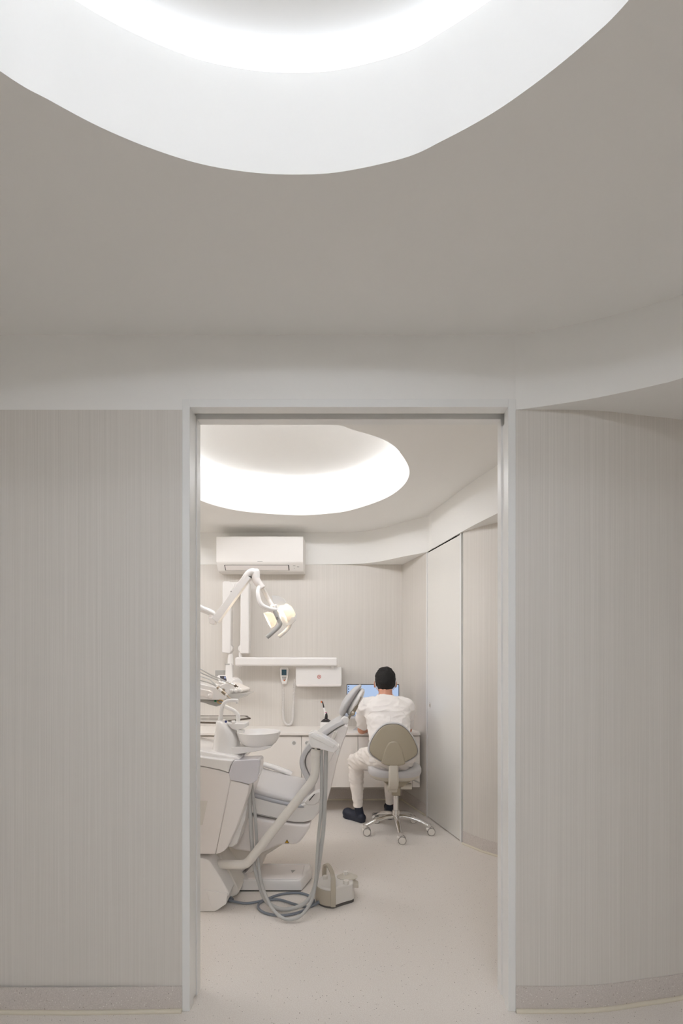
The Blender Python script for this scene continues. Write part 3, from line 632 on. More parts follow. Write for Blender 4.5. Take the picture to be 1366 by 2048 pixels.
mesh_obj('water_mark', cyl(P(451.8, 1443.2, YS-.066), P(451.8, 1443.2, YS-.062), .0065, 16), m_blue, sp)
# ------------------------------------------------------------------ assistant arm and holder
ar = thing('assistant_arm', 'bent white tubular arm carrying the assistant instrument holder', 'arm', P(430, 1728, 2.52))
YT = 2.50
q = lambda x, y, Y=YT: P(x, y, Y)
mesh_obj('tube', stube([q(422, 1727, 2.56), q(440, 1728, 2.53), q(465, 1729), q(482, 1729), q(490.5, 1727.5), q(499, 1721), q(510, 1707.5), q(560, 1644), q(612, 1578.5), q(623, 1564), q(629, 1551), q(631.2, 1536), q(631.5, 1520), q(631.7, 1503)], [.0205, .0225, .0225, .0228, .0233, .0235, .0235, .0235, .0235, .0235, .023, .0225, .0222, .0222], 8, 24), m_cream, ar)
mesh_obj('collar', J(cyl(q(631.7, 1512), q(632, 1498.5), .0245, 28, .002), cyl(q(631.9, 1500), q(632.2, 1493), .021, 28, .001)), m_cream, ar)
mesh_obj('swivel_bracket', J(obox(q(633, 1496.5), (.021, 0, -.002), (0, .02, 0), (0, 0, .0018))), m_dark, ar)
hd = Vector((60, 0, -29)).normalized(); hu = Vector((29, 0, 60)).normalized()
hcn = P(648, 1486.5, YT)
ho = mesh_obj('holder', pxprism([(616.5, 1467), (626, 1464.2), (640, 1470), (656, 1478.5), (668, 1486), (676, 1492.5), (677.3, 1497), (672, 1502), (668, 1506.5), (650, 1501), (634, 1496.5), (621.5, 1494.5), (618, 1483)], YT-.055, YT+.05, .016, 4, scale=.97), m_white, ar)
mesh_obj('holder_ridge', beam('', P(624, 1470.5, YT-.057), P(668, 1493, YT-.057), .010, .004, .003), m_white, ho)
mesh_obj('end_lip', pxprism([(672, 1491), (677.5, 1492.5), (679, 1499), (677.8, 1511), (671, 1510.5), (672.5, 1502)], YT-.05, YT+.045, .005, 3), m_white, ho)
mesh_obj('slot', beam('', P(633, 1465.4, YT+.03), P(665, 1481.3, YT+.03), .0025, .03, .001), m_ltgrey, ho)
mesh_obj('thin_cord', stube([P(667, 1507, YT), P(661, 1520, YT+.02), P(656, 1530, YT+.03), P(656.5, 1560, YT+.05)], .0012, 6, 8), m_white, ar)
# ------------------------------------------------------------------ suction hoses
def hose(name, px, r, label):
    pts = []
    for x, y, Y in px: pts.append(P(x, y, Y))
    c = catmull(pts, 8)
    for p in c: p.z = max(p.z, r)
    tag(mesh_obj(name, tube(c, r, 14), m_hose, None, pts[0]), label, 'hose', 'suction hoses from the dental unit to the assistant arm')
hose('suction_hose', [(497, 1566, 2.545), (499, 1590, 2.55), (501.5, 1649, 2.555), (505, 1700, 2.55), (508.5, 1730, 2.55), (515.6, 1757.8, 2.53), (527.7, 1794, 2.50), (544.6, 1812, 2.46), (568.7, 1819, 2.435), (597.7, 1813, 2.44), (617, 1799, 2.45), (629, 1774.7, 2.47), (637, 1733, 2.485), (643, 1690, 2.49), (647.5, 1649, 2.49), (650.5, 1580, 2.495), (652, 1500, 2.50)], .0105, 'thicker pale grey suction hose looping down to the floor, nearer the foot control')
hose('suction_hose', [(503.5, 1562, 2.55), (506, 1590, 2.555), (511, 1637, 2.56), (514, 1690, 2.55), (516.5, 1725, 2.54), (524, 1769.9, 2.50), (539.8, 1808.5, 2.42), (559, 1832, 2.362), (580.8, 1839, 2.345), (602.6, 1830.4, 2.36), (621.9, 1803.7, 2.42), (630.5, 1769.9, 2.46), (634, 1720, 2.475), (636.8, 1673, 2.485), (641.5, 1625, 2.49), (643.3, 1570, 2.495), (643, 1500, 2.50)], .0082, 'thinner pale grey suction hose looping lowest onto the floor in front')
# ------------------------------------------------------------------ foot control and its lead
fp = thing('foot_control', 'taupe and white dental foot control with carrying handle on the floor', 'foot pedal', FL(668, 1814))
def dshape(cx, cy, rx, ry, x1, n=22):
    """plan: round towards the viewer and left, tapering to the right"""
    pts = [(cx+rx*math.cos(t), cy+ry*math.sin(t)) for t in [math.radians(100+170*k/n) for k in range(n+1)]]
    return pts+[(cx+.055, cy-.060), (x1-.012, cy-.035), (x1, cy-.020), (x1, cy+.055), (x1-.02, cy+.085), (cx, cy+.10)]
fx, fy = -.080, 2.575
pl = dshape(fx, fy, .098, .098, .030)
shell = [Vector((x, y, .012)) for x, y in pl]
mesh_obj('body', prism(shell, (0, 0, .088), .010, 4, scale=.95), m_pedal, fp)
left = [Vector((x, y, .008)) for x, y in pl if x <= fx+.008]
lft = [Vector((fx+(v.x-fx)*1.02, fy+(v.y-fy)*1.02, .010)) for v in left]
mesh_obj('side_shell', prism(lft, (0, 0, .080), .006, 3, scale=.965), m_pedal2, fp)
mesh_obj('sole', prism([Vector((fx+(x-fx)*.96, fy+(y-fy)*.96, 0)) for x, y in pl], (0, 0, .012)), m_rub, fp)
hx = P(666.5, 1, 2.478).x
hpath = catmull([Vector((hx, fy-.098, .012)), Vector((hx, fy-.098, .07)), Vector((hx, fy-.097, .140)), Vector((hx-.002, fy-.085, .160)), Vector((hx-.010, fy-.045, .168)), Vector((hx-.03, fy+.03, .168)), Vector((hx-.05, fy+.068, .156)), Vector((hx-.055, fy+.075, .12)), Vector((hx-.055, fy+.075, .09))], 6)
mesh_obj('handle', bev(tube(hpath, [.0185, .0185, .018, .016, .015, .015, .015, .016, .016], 4, sx=1.0, sy=.62, ph=math.pi/4), .0025, 2, 50), m_pedal2, fp, ang=40)
for bxx, byy, rr in ((-.015, 2.545, .015), (-.128, 2.60, .013)):
    mesh_obj('button', cyl((bxx, byy, .096), (bxx, byy, .118), rr, 24, .003), m_cream, fp)
pdl = mesh_obj('pedal_disc', lathe([(0, .098), (.05, .098), (.052, .102), (.03, .114), (.02, .117), (0, .117)], (-.010, 2.625, 0), (0, 0, 1), 32, 1.1, .8), m_tan2, fp)
mesh_obj('disc_knob', cyl((-.018, 2.62, .112), (-.018, 2.62, .134), .013, 24, .003), m_cream, pdl)
mesh_obj('tread', prism([Vector((.020, 2.548, .075)), Vector((.050, 2.57, .062)), Vector((.050, 2.62, .062)), Vector((.020, 2.63, .075))], (0, 0, .018), .004, 2), m_tan2, fp)
pk = [(458, 1803.5), (470, 1805.5), (490, 1806.5), (510, 1804.5), (530, 1799.5), (551, 1791.5), (568, 1787.2), (586, 1785.6), (602, 1786.4), (616, 1790.5), (625, 1797), (627.5, 1803), (621, 1812), (603, 1822.5), (583, 1828.5), (563, 1831), (540, 1828.6), (524, 1823), (516.5, 1815), (519, 1807), (530, 1801.3), (546, 1799.2), (563, 1800.5), (585, 1807.5), (603, 1812.5), (618, 1813.2), (632, 1809.5), (643, 1806)]
cpts = [FL(x, y, .007) for x, y in pk]; n_ = len(cpts)
for i, p in enumerate(cpts):
    if 19 <= i <= 24: p.z = .008
cpts[1].z = .012; cpts[0].z = .015; cpts[-1].z = .026; cpts[-2].z = .012
cb = catmull(cpts, 8)
cbl = mesh_obj('foot_control_lead', tube(cb, .0062, 12), m_cable, fp) if False else mesh_obj('lead', tube(cb, .0062, 12), m_cable, fp)
e0, e1 = cpts[-2]+Vector((0, 0, .002)), cpts[-1]+Vector((.03, .006, .004))
mesh_obj('strain_relief', J(*[cyl(e0.lerp(e1, k/6), e0.lerp(e1, (k+.6)/6), .0085+.0008*k, 14, .001) for k in range(6)]), m_cable, fp)
# ================================================================== patient chair
dc = thing('dental_chair', 'white and grey reclined dental patient chair behind the dental unit', 'dental chair', (-.45, 2.95, 0))
YN, YFar = 2.72, 3.22
# floor plate with its deck
fpx = [(440, 1783), (604, 1783), (612, 1774), (622, 1757)]
pl_ = [FL(436, 1783), FL(603.5, 1783.5), FL(623, 1759), Vector((-.222, 2.90, 0)), Vector((-.80, 2.90, 0))]
def plate(z0, k):
    c = Vector((-.48, 2.80, 0)); return [Vector((c.x+(p.x-c.x)*k, c.y+(p.y-c.y)*k, z0)) for p in pl_]
mesh_obj('floor_plate', bev(rings([plate(.006, 1.0), plate(.036, 1.0), plate(.056, .965), plate(.062, .94)]), .004, 2), m_white, dc)
mesh_obj('plinth', prism(plate(0, .975), (0, 0, .007)), m_dark, dc)
dk = [Vector((-.56, 2.682, .058)), Vector((-.285, 2.682, .058)), Vector((-.262, 2.70, .058)), Vector((-.262, 2.86, .058)), Vector((-.62, 2.86, .058))]
dko = mesh_obj('deck', prism(dk, (0, 0, .010), .006, 3), m_shell, dc)
am = Vector((-.322, 2.765, .0685))
mesh_obj('arrow_mark', prism([am+Vector((-.013, .02, 0)), am+Vector((.013, .02, 0)), am+Vector((0, -.02, 0))], (0, 0, .0006)), m_ltgrey, dko)
mesh_obj('lift_column', prism([P(447, 1745, 2.80), P(518, 1745, 2.80), P(530, 1712, 2.80), P(565, 1690, 2.80), P(560, 1650, 2.80), P(440, 1650, 2.80)], (0, .26, 0), .01, 3), m_cream, dc)
mesh_obj('link_arm', J(prism([P(467, 1752, 2.76), P(473, 1757, 2.76), P(500, 1728, 2.76), P(494, 1722, 2.76)], (0, .25, 0), .003, 2), prism([P(476, 1762, 2.755), P(482, 1767, 2.755), P(514, 1733, 2.755), P(508, 1727, 2.755)], (0, .26, 0), .003, 2)), m_white, dc)
# underpan, seat shell
mesh_obj('underpan', pxprism([(380, 1592), (470, 1622), (500, 1633), (520, 1638), (560, 1645), (590, 1649), (610, 1650), (622, 1646), (619, 1657), (608, 1674), (599, 1685), (590, 1690), (568, 1689.5), (556, 1691.5), (540, 1699), (520, 1708), (470, 1700), (380, 1660)], YN-.014, YFar-.04, .014, 4), m_shell, dc)
up_ = mesh_obj('seat_shell', pxprism([(380, 1545), (470, 1578), (513, 1592), (560, 1604), (596, 1611), (612, 1606), (626, 1598), (640, 1596), (644, 1603), (643, 1613), (636, 1628), (624, 1641), (607, 1645.5), (590, 1645.5), (572, 1642.5), (555, 1639), (512, 1630), (470, 1616), (380, 1582)], YN, YFar-.02, .012, 4), m_white, dc)
mesh_obj('seam', beam('', P(505, 1625.5, YN-.0004), P(560, 1637.5, YN-.0004), .0016, .001, 0), m_ltgrey, up_)
wc = P(574, 1683.2, YN-.0145)
wl = mesh_obj('warning_sticker', prism([wc+Vector((-.0125, 0, -.009)), wc+Vector((.0125, 0, -.009)), wc+Vector((0, 0, .0125))], (0, -.0008, 0)), m_dark, dc, flat=True)
mesh_obj('warning_face', prism([wc+Vector((-.0088, -.0008, -.0068)), wc+Vector((.0088, -.0008, -.0068)), wc+Vector((0, -.0008, .0082))], (0, -.0006, 0)), m_yel, wl, flat=True)
mesh_obj('warning_bolt', prism([wc+Vector((.001, -.0014, .005)), wc+Vector((-.002, -.0014, -.001)), wc+Vector((-.0002, -.0014, -.001)), wc+Vector((-.001, -.0014, -.006)), wc+Vector((.002, -.0014, .0005)), wc+Vector((.0003, -.0014, .0005))], (0, -.0005, 0)), m_dark, wl, flat=True)
# seat cushion: rounded slab sloping down to the right
def cushion(cl, hw, th, e=3.2, n=36):
    """cl: list of (centre, half width in Y, half thickness, up vector)"""
    rs = []
    for c, w_, t_, up in cl:
        r = []
        for k in range(n):
            a = 2*math.pi*k/n; ca, sa = math.cos(a), math.sin(a)
            r.append(Vector(c)+Vector((0, 1, 0))*w_*math.copysign(abs(ca)**(2/e), ca)+Vector(up)*t_*math.copysign(abs(sa)**(2/e), sa))
        rs.append(r)
    return rings(rs)
yc_, hw_ = 2.98, .255
def sc_(x, ytop, th):      # near-edge pixel -> centre of section, at the near edge depth
    p = P(x, ytop, yc_-hw_+.02); return Vector((p.x, yc_, p.z-th))
ups = Vector((.22, 0, .975))
cl = [(sc_(360, 1534, .022), .20, .012, ups), (sc_(364, 1533, .026), .235, .024, ups), (sc_(400, 1540, .027), hw_, .028, ups), (sc_(450, 1553, .028), hw_, .029, ups), (sc_(505, 1570, .029), hw_, .030, ups), (sc_(545, 1581, .029), hw_, .030, ups), (sc_(585, 1590, .029), hw_, .030, ups), (sc_(608, 1594, .028), hw_*.98, .029, ups), (sc_(622, 1597, .026), hw_*.9, .024, ups), (sc_(628, 1600, .020), hw_*.75, .012, ups)]
cl2 = [(Vector(c)-Vector((0, 0, t*.62+.004)), w_+.012, t*1.02, u_) for c, w_, t, u_ in cl]
mesh_obj('seat_border', cushion(cl2, 0, 0, 2.4), m_greyd, dc, ang=60)
mesh_obj('seat_cushion', cushion(cl, 0, 0), m_seat, dc, ang=60)
# far armrest
arm = [P(505, 1526, 3.2), P(530, 1529.5, 3.2), P(555, 1537, 3.2), P(575, 1544.5, 3.2), P(582.5, 1548.5, 3.2)]
ao = mesh_obj('armrest', tube(catmull(arm, 6), .022, 18, sx=.75, sy=1.4, up=(0, 0, 1)), m_white, dc)
mesh_obj('armrest_support', J(box(P(520, 1, 3.2).x-.02, P(520, 1, 3.2).x+.02, 3.18, 3.22, .50, .62, .006, 2)), m_white, dc)
# backrest: pad and shell, side profile given depth, narrower towards the top
def wedge(px, y0, y1, w, top=.72):
    """side outline extruded across the chair, tapering in width with height"""
    pts = [P(x, y, 2.98) for x, y in px]
    zs = [p.z for p in pts]; za, zb2 = min(zs), max(zs)
    bm = bmesh.new(); A_, B_ = [], []
    for p in pts:
        k = 1-(1-top)*((p.z-za)/(zb2-za)); m_ = (y0+y1)/2; h = (y1-y0)/2*k
        A_.append(bm.verts.new((p.x*1.0, m_-h, p.z))); B_.append(bm.verts.new((p.x, m_+h, p.z)))
    n = len(pts); bm.faces.new(A_); bm.faces.new(B_[::-1])
    for i in range(n): bm.faces.new((A_[i], B_[i], B_[(i+1) % n], A_[(i+1) % n]))
    return bev(bm, w, 4)
sm = lambda l, n=3: [(p.x, p.y) for p in catmull([Vector((x, y, 0)) for x, y in l], n)]
padf = sm([(626, 1556), (617, 1541), (609.5, 1526), (606, 1512), (608.5, 1498), (617, 1484), (634, 1467), (655, 1450.5), (672, 1440), (684, 1434.5)])
padb = sm([(690, 1441.5), (678, 1447), (660, 1459), (640, 1475), (624, 1490), (617, 1502), (615, 1512), (618, 1524), (626, 1538), (633, 1550)])
mesh_obj('backrest_pad', wedge(padf+padb, 2.74, 3.20, .012), m_grey, dc)
shl = sm([(634, 1551), (626.5, 1538), (619, 1524), (616, 1512), (618, 1502), (625, 1491), (641, 1476), (661, 1460), (679, 1448), (690, 1443)])+sm([(696.5, 1446), (693, 1460), (683, 1487), (675, 1515), (668, 1545), (660, 1575), (652, 1595), (642, 1604), (634, 1596)])
mesh_obj('backrest_shell', wedge(shl, 2.755, 3.185, .014), m_shell, dc)
mesh_obj('recline_lever', J(beam('', P(661, 1490, 2.742), P(672, 1463, 2.742), .010, .012, .004)), m_cream, dc)
mesh_obj('neck_cap', wedge([(682, 1434), (688.5, 1428), (697, 1430.5), (698, 1437), (694.5, 1445), (688, 1444)], 2.86, 3.08, .008, 1), m_white, dc)
hg = mesh_obj('hinge_cover', pxprism([(608, 1606), (612, 1600), (622, 1591), (632, 1584.5), (639.5, 1582.5), (643, 1587), (641, 1597), (636, 1606), (628, 1611), (616, 1611)], YN-.012, YN+.05, .007, 3), m_white, dc)
mesh_obj('hinge_slot', beam('', P(618.5, 1601, YN-.013), P(629, 1588.5, YN-.013), .0022, .002, .0006), m_dark, hg)
# headrest
ha, hb2 = P(689, 1424, 2.97), P(715, 1377, 2.97)
hd_ = (hb2-ha).normalized(); hn_ = Vector((-hd_.z, 0, hd_.x))     # towards the patient's head (left)
def hsec(s, w_, t_, off):
    c = ha.lerp(hb2, s)+hn_*off; return (c, w_, t_, hn_)
mesh_obj('headrest_pad', cushion([hsec(-.17, .03, .008, .006), hsec(-.13, .06, .017, .009), hsec(.0, .085, .024, .013), hsec(.25, .10, .028, .016), hsec(.55, .10, .026, .014), hsec(.82, .09, .023, .008), hsec(1.0, .078, .018, .002), hsec(1.10, .062, .013, -.003), hsec(1.16, .035, .007, -.007), hsec(1.18, .015, .003, -.009)], 0, 0, 2.3), m_grey, dc, ang=60)
mesh_obj('headrest_shell', cushion([hsec(-.02, .03, .006, -.030), hsec(.04, .06, .014, -.029), hsec(.22, .085, .022, -.028), hsec(.5, .095, .026, -.029), hsec(.8, .09, .025, -.031), hsec(1.0, .07, .018, -.032), hsec(1.09, .04, .009, -.031)], 0, 0, 2.3), m_white, dc, ang=60)
q = lambda x, y: P(x, y, 2.90)
mesh_obj('headrest_bracket', J(beam('', q(692, 1446), q(702.5, 1428), .0065, .02, .003), cyl(P(705.5, 1427, 2.87), P(705.5, 1427, 2.93), .0145, 24, .003), beam('', q(706, 1426), q(714, 1410), .010, .02, .004), beam('', q(713, 1412), q(721.5, 1393), .0055, .018, .002)), m_steel, dc)
# ================================================================== instrument console
cn = thing('instrument_console', 'white dental instrument console with small display on its swing arm', 'instrument console', (-1.10, 2.68, 1.1))
YD = 2.86
mesh_obj('console_body', pxprism([(330, 1352), (403, 1368), (416, 1371), (430, 1374), (443, 1381), (452, 1390), (454, 1397), (446, 1399.5), (425, 1400), (403, 1399), (330, 1392)], YD-.06, YD+.16, .008, 4), m_white, cn)
mesh_obj('side_pod', J(pxprism([(330, 1365), (403, 1378), (421, 1381.5), (425, 1385), (424.5, 1398.5), (408, 1393), (330, 1380)], YD-.075, YD-.05, .006, 3), ell(P(420, 1392, YD-.075), (.014, .008, .014))), m_shell, cn)
hr = mesh_obj('instrument_rack', pxprism([(437, 1371), (452, 1366), (465, 1370), (478, 1376), (486, 1379.5), (484.5, 1384), (480, 1386), (470, 1388), (452, 1391), (442, 1382)], YD-.02, YD+.20, .009, 4), m_white, cn)
for k, (x, y) in enumerate(((463.5, 1382), (472, 1381.5), (481, 1380.5))):
    mesh_obj('cradle', capsule(P(x, y, YD-.035), .012, P(x-4, y-6, YD+.10), .012, 14), m_white, hr)
mesh_obj('silicone_mat', pxprism([(452, 1388.5), (470, 1387), (491.5, 1386), (492.5, 1389), (481, 1394), (478, 1397.5), (462, 1398.5), (455, 1398)], YD-.045, YD+.19, .003, 2), m_silic, cn)
mesh_obj('front_bar', beam('', P(460, 1397.8, YD-.05), P(479, 1397.6, YD-.05), .0025, .004, .001), m_ltgrey, cn)
dq = [P(434, 1352.5, YD+.05), P(437, 1350, YD+.05), P(451.5, 1349.8, YD+.05), P(453.5, 1352, YD+.05), P(457.5, 1364.5, YD+.0), P(456, 1368, YD-.0), P(440, 1366, YD-.0), P(437, 1363, YD+.0)]
tn = Vector((0, .55, -.83)).normalized()
dsp = mesh_obj('display_housing', prism([p for p in dq], tn*.016, .004, 3), m_white, cn)
def dqp(u, v): return dq[1].lerp(dq[2], u).lerp(dq[6].lerp(dq[5], u), v)
mesh_obj('display', prism([dqp(.16, .14)-tn*.0012, dqp(.95, .14)-tn*.0012, dqp(.95, .82)-tn*.0012, dqp(.16, .82)-tn*.0012], tn*.001), m_mini, dsp, flat=True)
mesh_obj('display_readout', J(prism([dqp(.74, .22)-tn*.002, dqp(.9, .22)-tn*.002, dqp(.88, .42)-tn*.002, dqp(.72, .42)-tn*.002], tn*.0005), prism([dqp(.36, .66)-tn*.002, dqp(.48, .66)-tn*.002, dqp(.48, .76)-tn*.002, dqp(.36, .76)-tn*.002], tn*.0005), prism([dqp(.52, .66)-tn*.002, dqp(.62, .66)-tn*.002, dqp(.62, .76)-tn*.002, dqp(.52, .76)-tn*.002], tn*.0005)), m_minib, dsp, flat=True)
mesh_obj('support_arm', J(pxprism([(330, 1388), (407, 1399), (430, 1401), (438, 1404), (439, 1410), (433, 1413.5), (420, 1410), (406, 1405), (330, 1398)], YD-.01, YD+.08, .006, 3), beam('', P(345, 1393, YD+.03), (-1.10, 2.68, 1.045), .03, .03, .01), cyl((-1.10, 2.68, 1.0), (-1.10, 2.68, 1.09), .042, 28, .006)), m_ltgrey, cn)
for x in (430.6, 451.5): mesh_obj('green_coupling', cyl(P(x, 1404.0 if x < 440 else 1402.2, YD-.03), P(x, 1399.2, YD-.03), .0058, 14), m_green, cn)
mesh_obj('yellow_ring', lathe([(.019, -.003), (.021, -.003), (.021, .003), (.019, .003)], P(441, 1403.5, YD+.0), (0, .9, .35), 28), m_yel, cn, flat=True) if False else mesh_obj('yellow_ring', tube([P(441, 1403.6, YD-.015)+Vector((.0165*math.cos(t), 0, .0105*math.sin(t))) for t in [2*math.pi*k/24 for k in range(24)]], .0018, 8, closed=True), m_yel, cn)
# handpieces with their hoses
def handpiece(px, r, tip, label, grip=None):
    t = thing('handpiece', label, 'dental handpiece', P(*px[-1]), 'handpieces on the instrument console')
    n = len(px)
    mesh_obj('hose', stube([P(*p) for p in px[:-1]], .0044, 8, 12), m_ltgrey if tip != 'white' else m_hose, t)
    b = mesh_obj('handle', stube([P(*px[-2]), P(*px[-2]).lerp(P(*px[-1]), .3), P(*px[-2]).lerp(P(*px[-1]), .8), P(*px[-1])], [r*.8, r, r*.95, r*.75], 6, 16), m_white if tip == 'white' else m_chrome, t)
    d = (P(*px[-1])-P(*px[-2])).normalized()
    e = P(*px[-1])
    if tip == 'turbine':
        mesh_obj('head', J(cyl(e-d*.002, e+d*.006, r*1.05, 18, .001), cyl(e+d*.004, e+d*.02, .0035, 12)), m_dsteel, b)
    elif tip == 'white':
        mesh_obj('grip_band', J(cyl(P(*px[-2]).lerp(e, .10), P(*px[-2]).lerp(e, .24), r*1.06, 16), cyl(P(*px[-2]).lerp(e, .55), P(*px[-2]).lerp(e, .88), r*1.08, 16)), m_steel, b)
        mesh_obj('nozzle', stube([e, e+d*.02, e+d*.046+Vector((0, 0, .0))], [.004, .003, .0022], 5, 10), m_steel, b)
    else:
        mesh_obj('head', cyl(e-d*.002, e+d*.012, r*.9, 16, .001), m_steel, b)
    return t
handpiece([(330, 1312, YD+.10), (380, 1327, YD+.06), (403, 1339, YD+.03), (424, 1351, YD), (440, 1357.5, YD-.03), (452, 1363.5, YD-.05), (470.5, 1371.5, YD-.07)], .0078, 'turbine', 'chrome tipped handpiece lying across the top of the instrument console')
handpiece([(330, 1330, YD+.10), (380, 1343, YD+.04), (403, 1353, YD), (418, 1358.5, YD-.04), (426, 1364.5, YD-.075), (433, 1373, YD-.095), (454, 1391, YD-.11)], .0085, 'white', 'white three way syringe leaning down over the front of the instrument console')
handpiece([(330, 1318, YD+.14), (380, 1334, YD+.10), (403, 1346, YD+.07), (422, 1354.5, YD+.04), (436, 1360, YD+.02), (446, 1364.5, YD+.01), (466, 1374.5, YD+.0)], .0075, 'plain', 'handpiece half hidden behind the chrome tipped one on the instrument console')
handpiece([(330, 1345, YD+.10), (380, 1355, YD+.07), (403, 1361.5, YD+.04), (416, 1365, YD+.02), (424, 1368, YD+.0), (432, 1371.5, YD-.01), (446, 1379, YD-.02)], .0075, 'plain', 'handpiece lying lowest in the rack behind the white syringe')
# tray ring below the console
tr = thing('instrument_tray', 'thin dark rimmed steel tray on an arm behind the spittoon spout', 'tray', P(440, 1440, 2.86))
zt_ = P(0, 1440, 2.86).z
tq = [Vector((P(330, 1, 2.70).x, 2.76, zt_)), Vector((P(440, 1, 2.76).x, 2.74, zt_)), Vector((P(500, 1, 2.93).x, 2.93, zt_+.003)), Vector((P(493, 1, 3.03).x, 3.03, zt_)), Vector((P(330, 1, 3.05).x, 3.06, zt_))]
tq[0] = P(330, 1443, 2.78); tq[1] = P(433.5, 1446.8, 2.72); tq[2] = P(499.5, 1438.6, 2.95); tq[3] = P(488, 1436, 3.06); tq[4] = P(330, 1435.5, 3.06)
for p in tq: p.z = zt_
z1 = [P(0, 1446.5, 2.74).z]
rim = catmull([tq[0], (tq[0]+tq[1])/2, tq[1], tq[1].lerp(tq[2], .08), tq[1].lerp(tq[2], .5), tq[1].lerp(tq[2], .94), tq[2], tq[2].lerp(tq[3], .5), tq[3], (tq[3]+tq[4])/2, tq[4], (tq[4]+tq[0])/2], 4, True)
mesh_obj('rim', tube(rim, .0055, 10, closed=True), m_dsteel, tr)
mesh_obj('tray_sheet', prism([tq[0], tq[1], tq[2], tq[3], tq[4]], (0, 0, .002)), m_whitem, tr)
mesh_obj('tray_arm', J(beam('', (-1.10, 2.72, zt_-.012), tq[0].lerp(tq[4], .5)+Vector((.06, 0, -.012)), .012, .014, .004), cyl((-1.10, 2.68, zt_-.05), (-1.10, 2.68, zt_+.03), .040, 24, .005)), m_white, tr)
# ================================================================== operating lamp
lm = thing('operating_lamp', 'lit dental operating lamp on a jointed white arm over the chair', 'operating lamp', (-1.10, 2.68, 1.62))
YL = 2.93
q = lambda x, y, Y=YL: P(x, y, Y)
mesh_obj('swing_arm', J(stube([Vector((-1.10, 2.68, 1.655)), q(372, 1203, 2.88), q(403, 1217.5), q(416, 1222.5), q(425, 1227), q(428.5, 1231.5)], [.022, .021, .02, .0195, .019, .012], 6, 20), cyl((-1.10, 2.68, 1.62), (-1.10, 2.68, 1.71), .04, 24, .006)), m_white, lm)
el = mesh_obj('elbow', J(cyl(q(423.5, 1230), q(423, 1238), .017, 22, .002), pxprism([(417, 1235), (427, 1234), (431, 1240), (430, 1247.5), (424, 1249), (418, 1246)], YL-.02, YL+.02, .005, 3)), m_shell, lm)
mesh_obj('boom', beam('', q(431, 1242), q(496.5, 1152.5), .0225, .022, .004), m_white, lm)
mesh_obj('boom_head', J(stube([q(489.5, 1160), q(494, 1152.5), q(499.5, 1146.5), q(506, 1144.3), q(511.5, 1146.5)], [.0225, .0235, .0235, .024, .024], 6, 24), lathe([(0, .024), (.012, .022), (.020, .015), (.0243, .004), (.0245, -.035), (0, -.035)], q(511.8, 1145), (0, 0, 1), 28)), m_white, lm, ang=60)
mesh_obj('joint_gap', beam('', q(496.5, 1154.2), q(503.5, 1155), .0016, .02, 0), m_dark, lm)
mesh_obj('swivel_joint', J(stube([q(511.8, 1150), q(512, 1158), q(516, 1165.5), q(521.5, 1171.5)], [.0245, .0245, .0235, .020], 6, 24), cyl(q(519, 1168.5), q(525, 1177), .021, 24, .003)), m_shell, lm)
fk = mesh_obj('fork', J(stube([q(518.5, 1174, YL-.03), q(516, 1182, YL-.045), q(516.6, 1194, YL-.06), q(520.5, 1206, YL-.065), q(528, 1213.5, YL-.065), q(540, 1218, YL-.06), q(551.5, 1220, YL-.055)], [.012, .0125, .013, .014, .0145, .0145, .013], 7, 16, sx=1.0, sy=1.0), stube([q(524, 1176, YL+.01), q(530, 1186, YL+.05), q(537, 1199, YL+.07), q(544, 1211, YL+.06)], [.014, .015, .014, .013], 7, 16)), m_white, lm)
# lamp head: two frosted bowls with bulbs, clear shield, two bent handles
ld = Vector((-.86, -.22, -.42)).normalized()          # the way the light points
def bowl(c, r, d):
    prof = [(.004, d*.0), (r*.45, d*.06), (r*.75, d*.26), (r*.93, d*.58), (r, d), (r-.003, d), (r*.92, d*.6), (r*.74, d*.29), (r*.44, d*.1), (0, d*.04)]
    return lathe(prof, Vector(c)-ld*d*.5, ld, 16, 1.25, .95)
hdc = mesh_obj('head_frame', J(capsule(q(551, 1213, YL-.03), .014, q(560, 1243, YL-.02), .012, 16), capsule(q(552, 1220, YL-.055), .012, q(562, 1231, YL+.05), .012, 14)), m_white, lm)
for c, r, d in ((q(577, 1225, YL+.03), .060, .070), (q(543, 1237.5, YL-.02), .044, .052)):
    rf = mesh_obj('reflector', bowl(c, r, d), m_refl, lm, ang=20)
    mesh_obj('bulb', ell(c-ld*d*.12, (.011, .011, .014)), m_bulb, rf)
mesh_obj('shield', J(pxprism([(543, 1192), (549, 1190.6), (560, 1193), (569, 1198), (572.5, 1205), (566, 1212), (556, 1214), (546, 1205)], YL+.0, YL+.006, .002, 2), pxprism([(560, 1230), (572, 1236), (588, 1234), (594, 1226), (592, 1240), (583, 1249), (566, 1252), (561, 1246)], YL-.02, YL-.014, .002, 2)), m_clear, lm)
hA = mesh_obj('handle', stube([q(549.5, 1222, YL-.075), q(553, 1230, YL-.08), q(558, 1241, YL-.085), q(560.2, 1247.5, YL-.087), q(556, 1255, YL-.09), q(544, 1266, YL-.095), q(533.5, 1275, YL-.10)], .0135, 6, 16, sx=1, sy=.8), m_ltgrey, lm)
mesh_obj('handle_mark', tube(circ(q(554.2, 1236.5, YL-.0955), .0065, 20), .0011, 6, closed=True), m_rub, hA)
mesh_obj('handle', stube([q(578.5, 1240, YL+.05), q(580, 1247, YL+.05), q(577.5, 1255, YL+.045), q(568, 1265, YL+.04), q(557.5, 1273.5, YL+.035)], .0115, 6, 16, sx=1, sy=.8), m_white, lm)
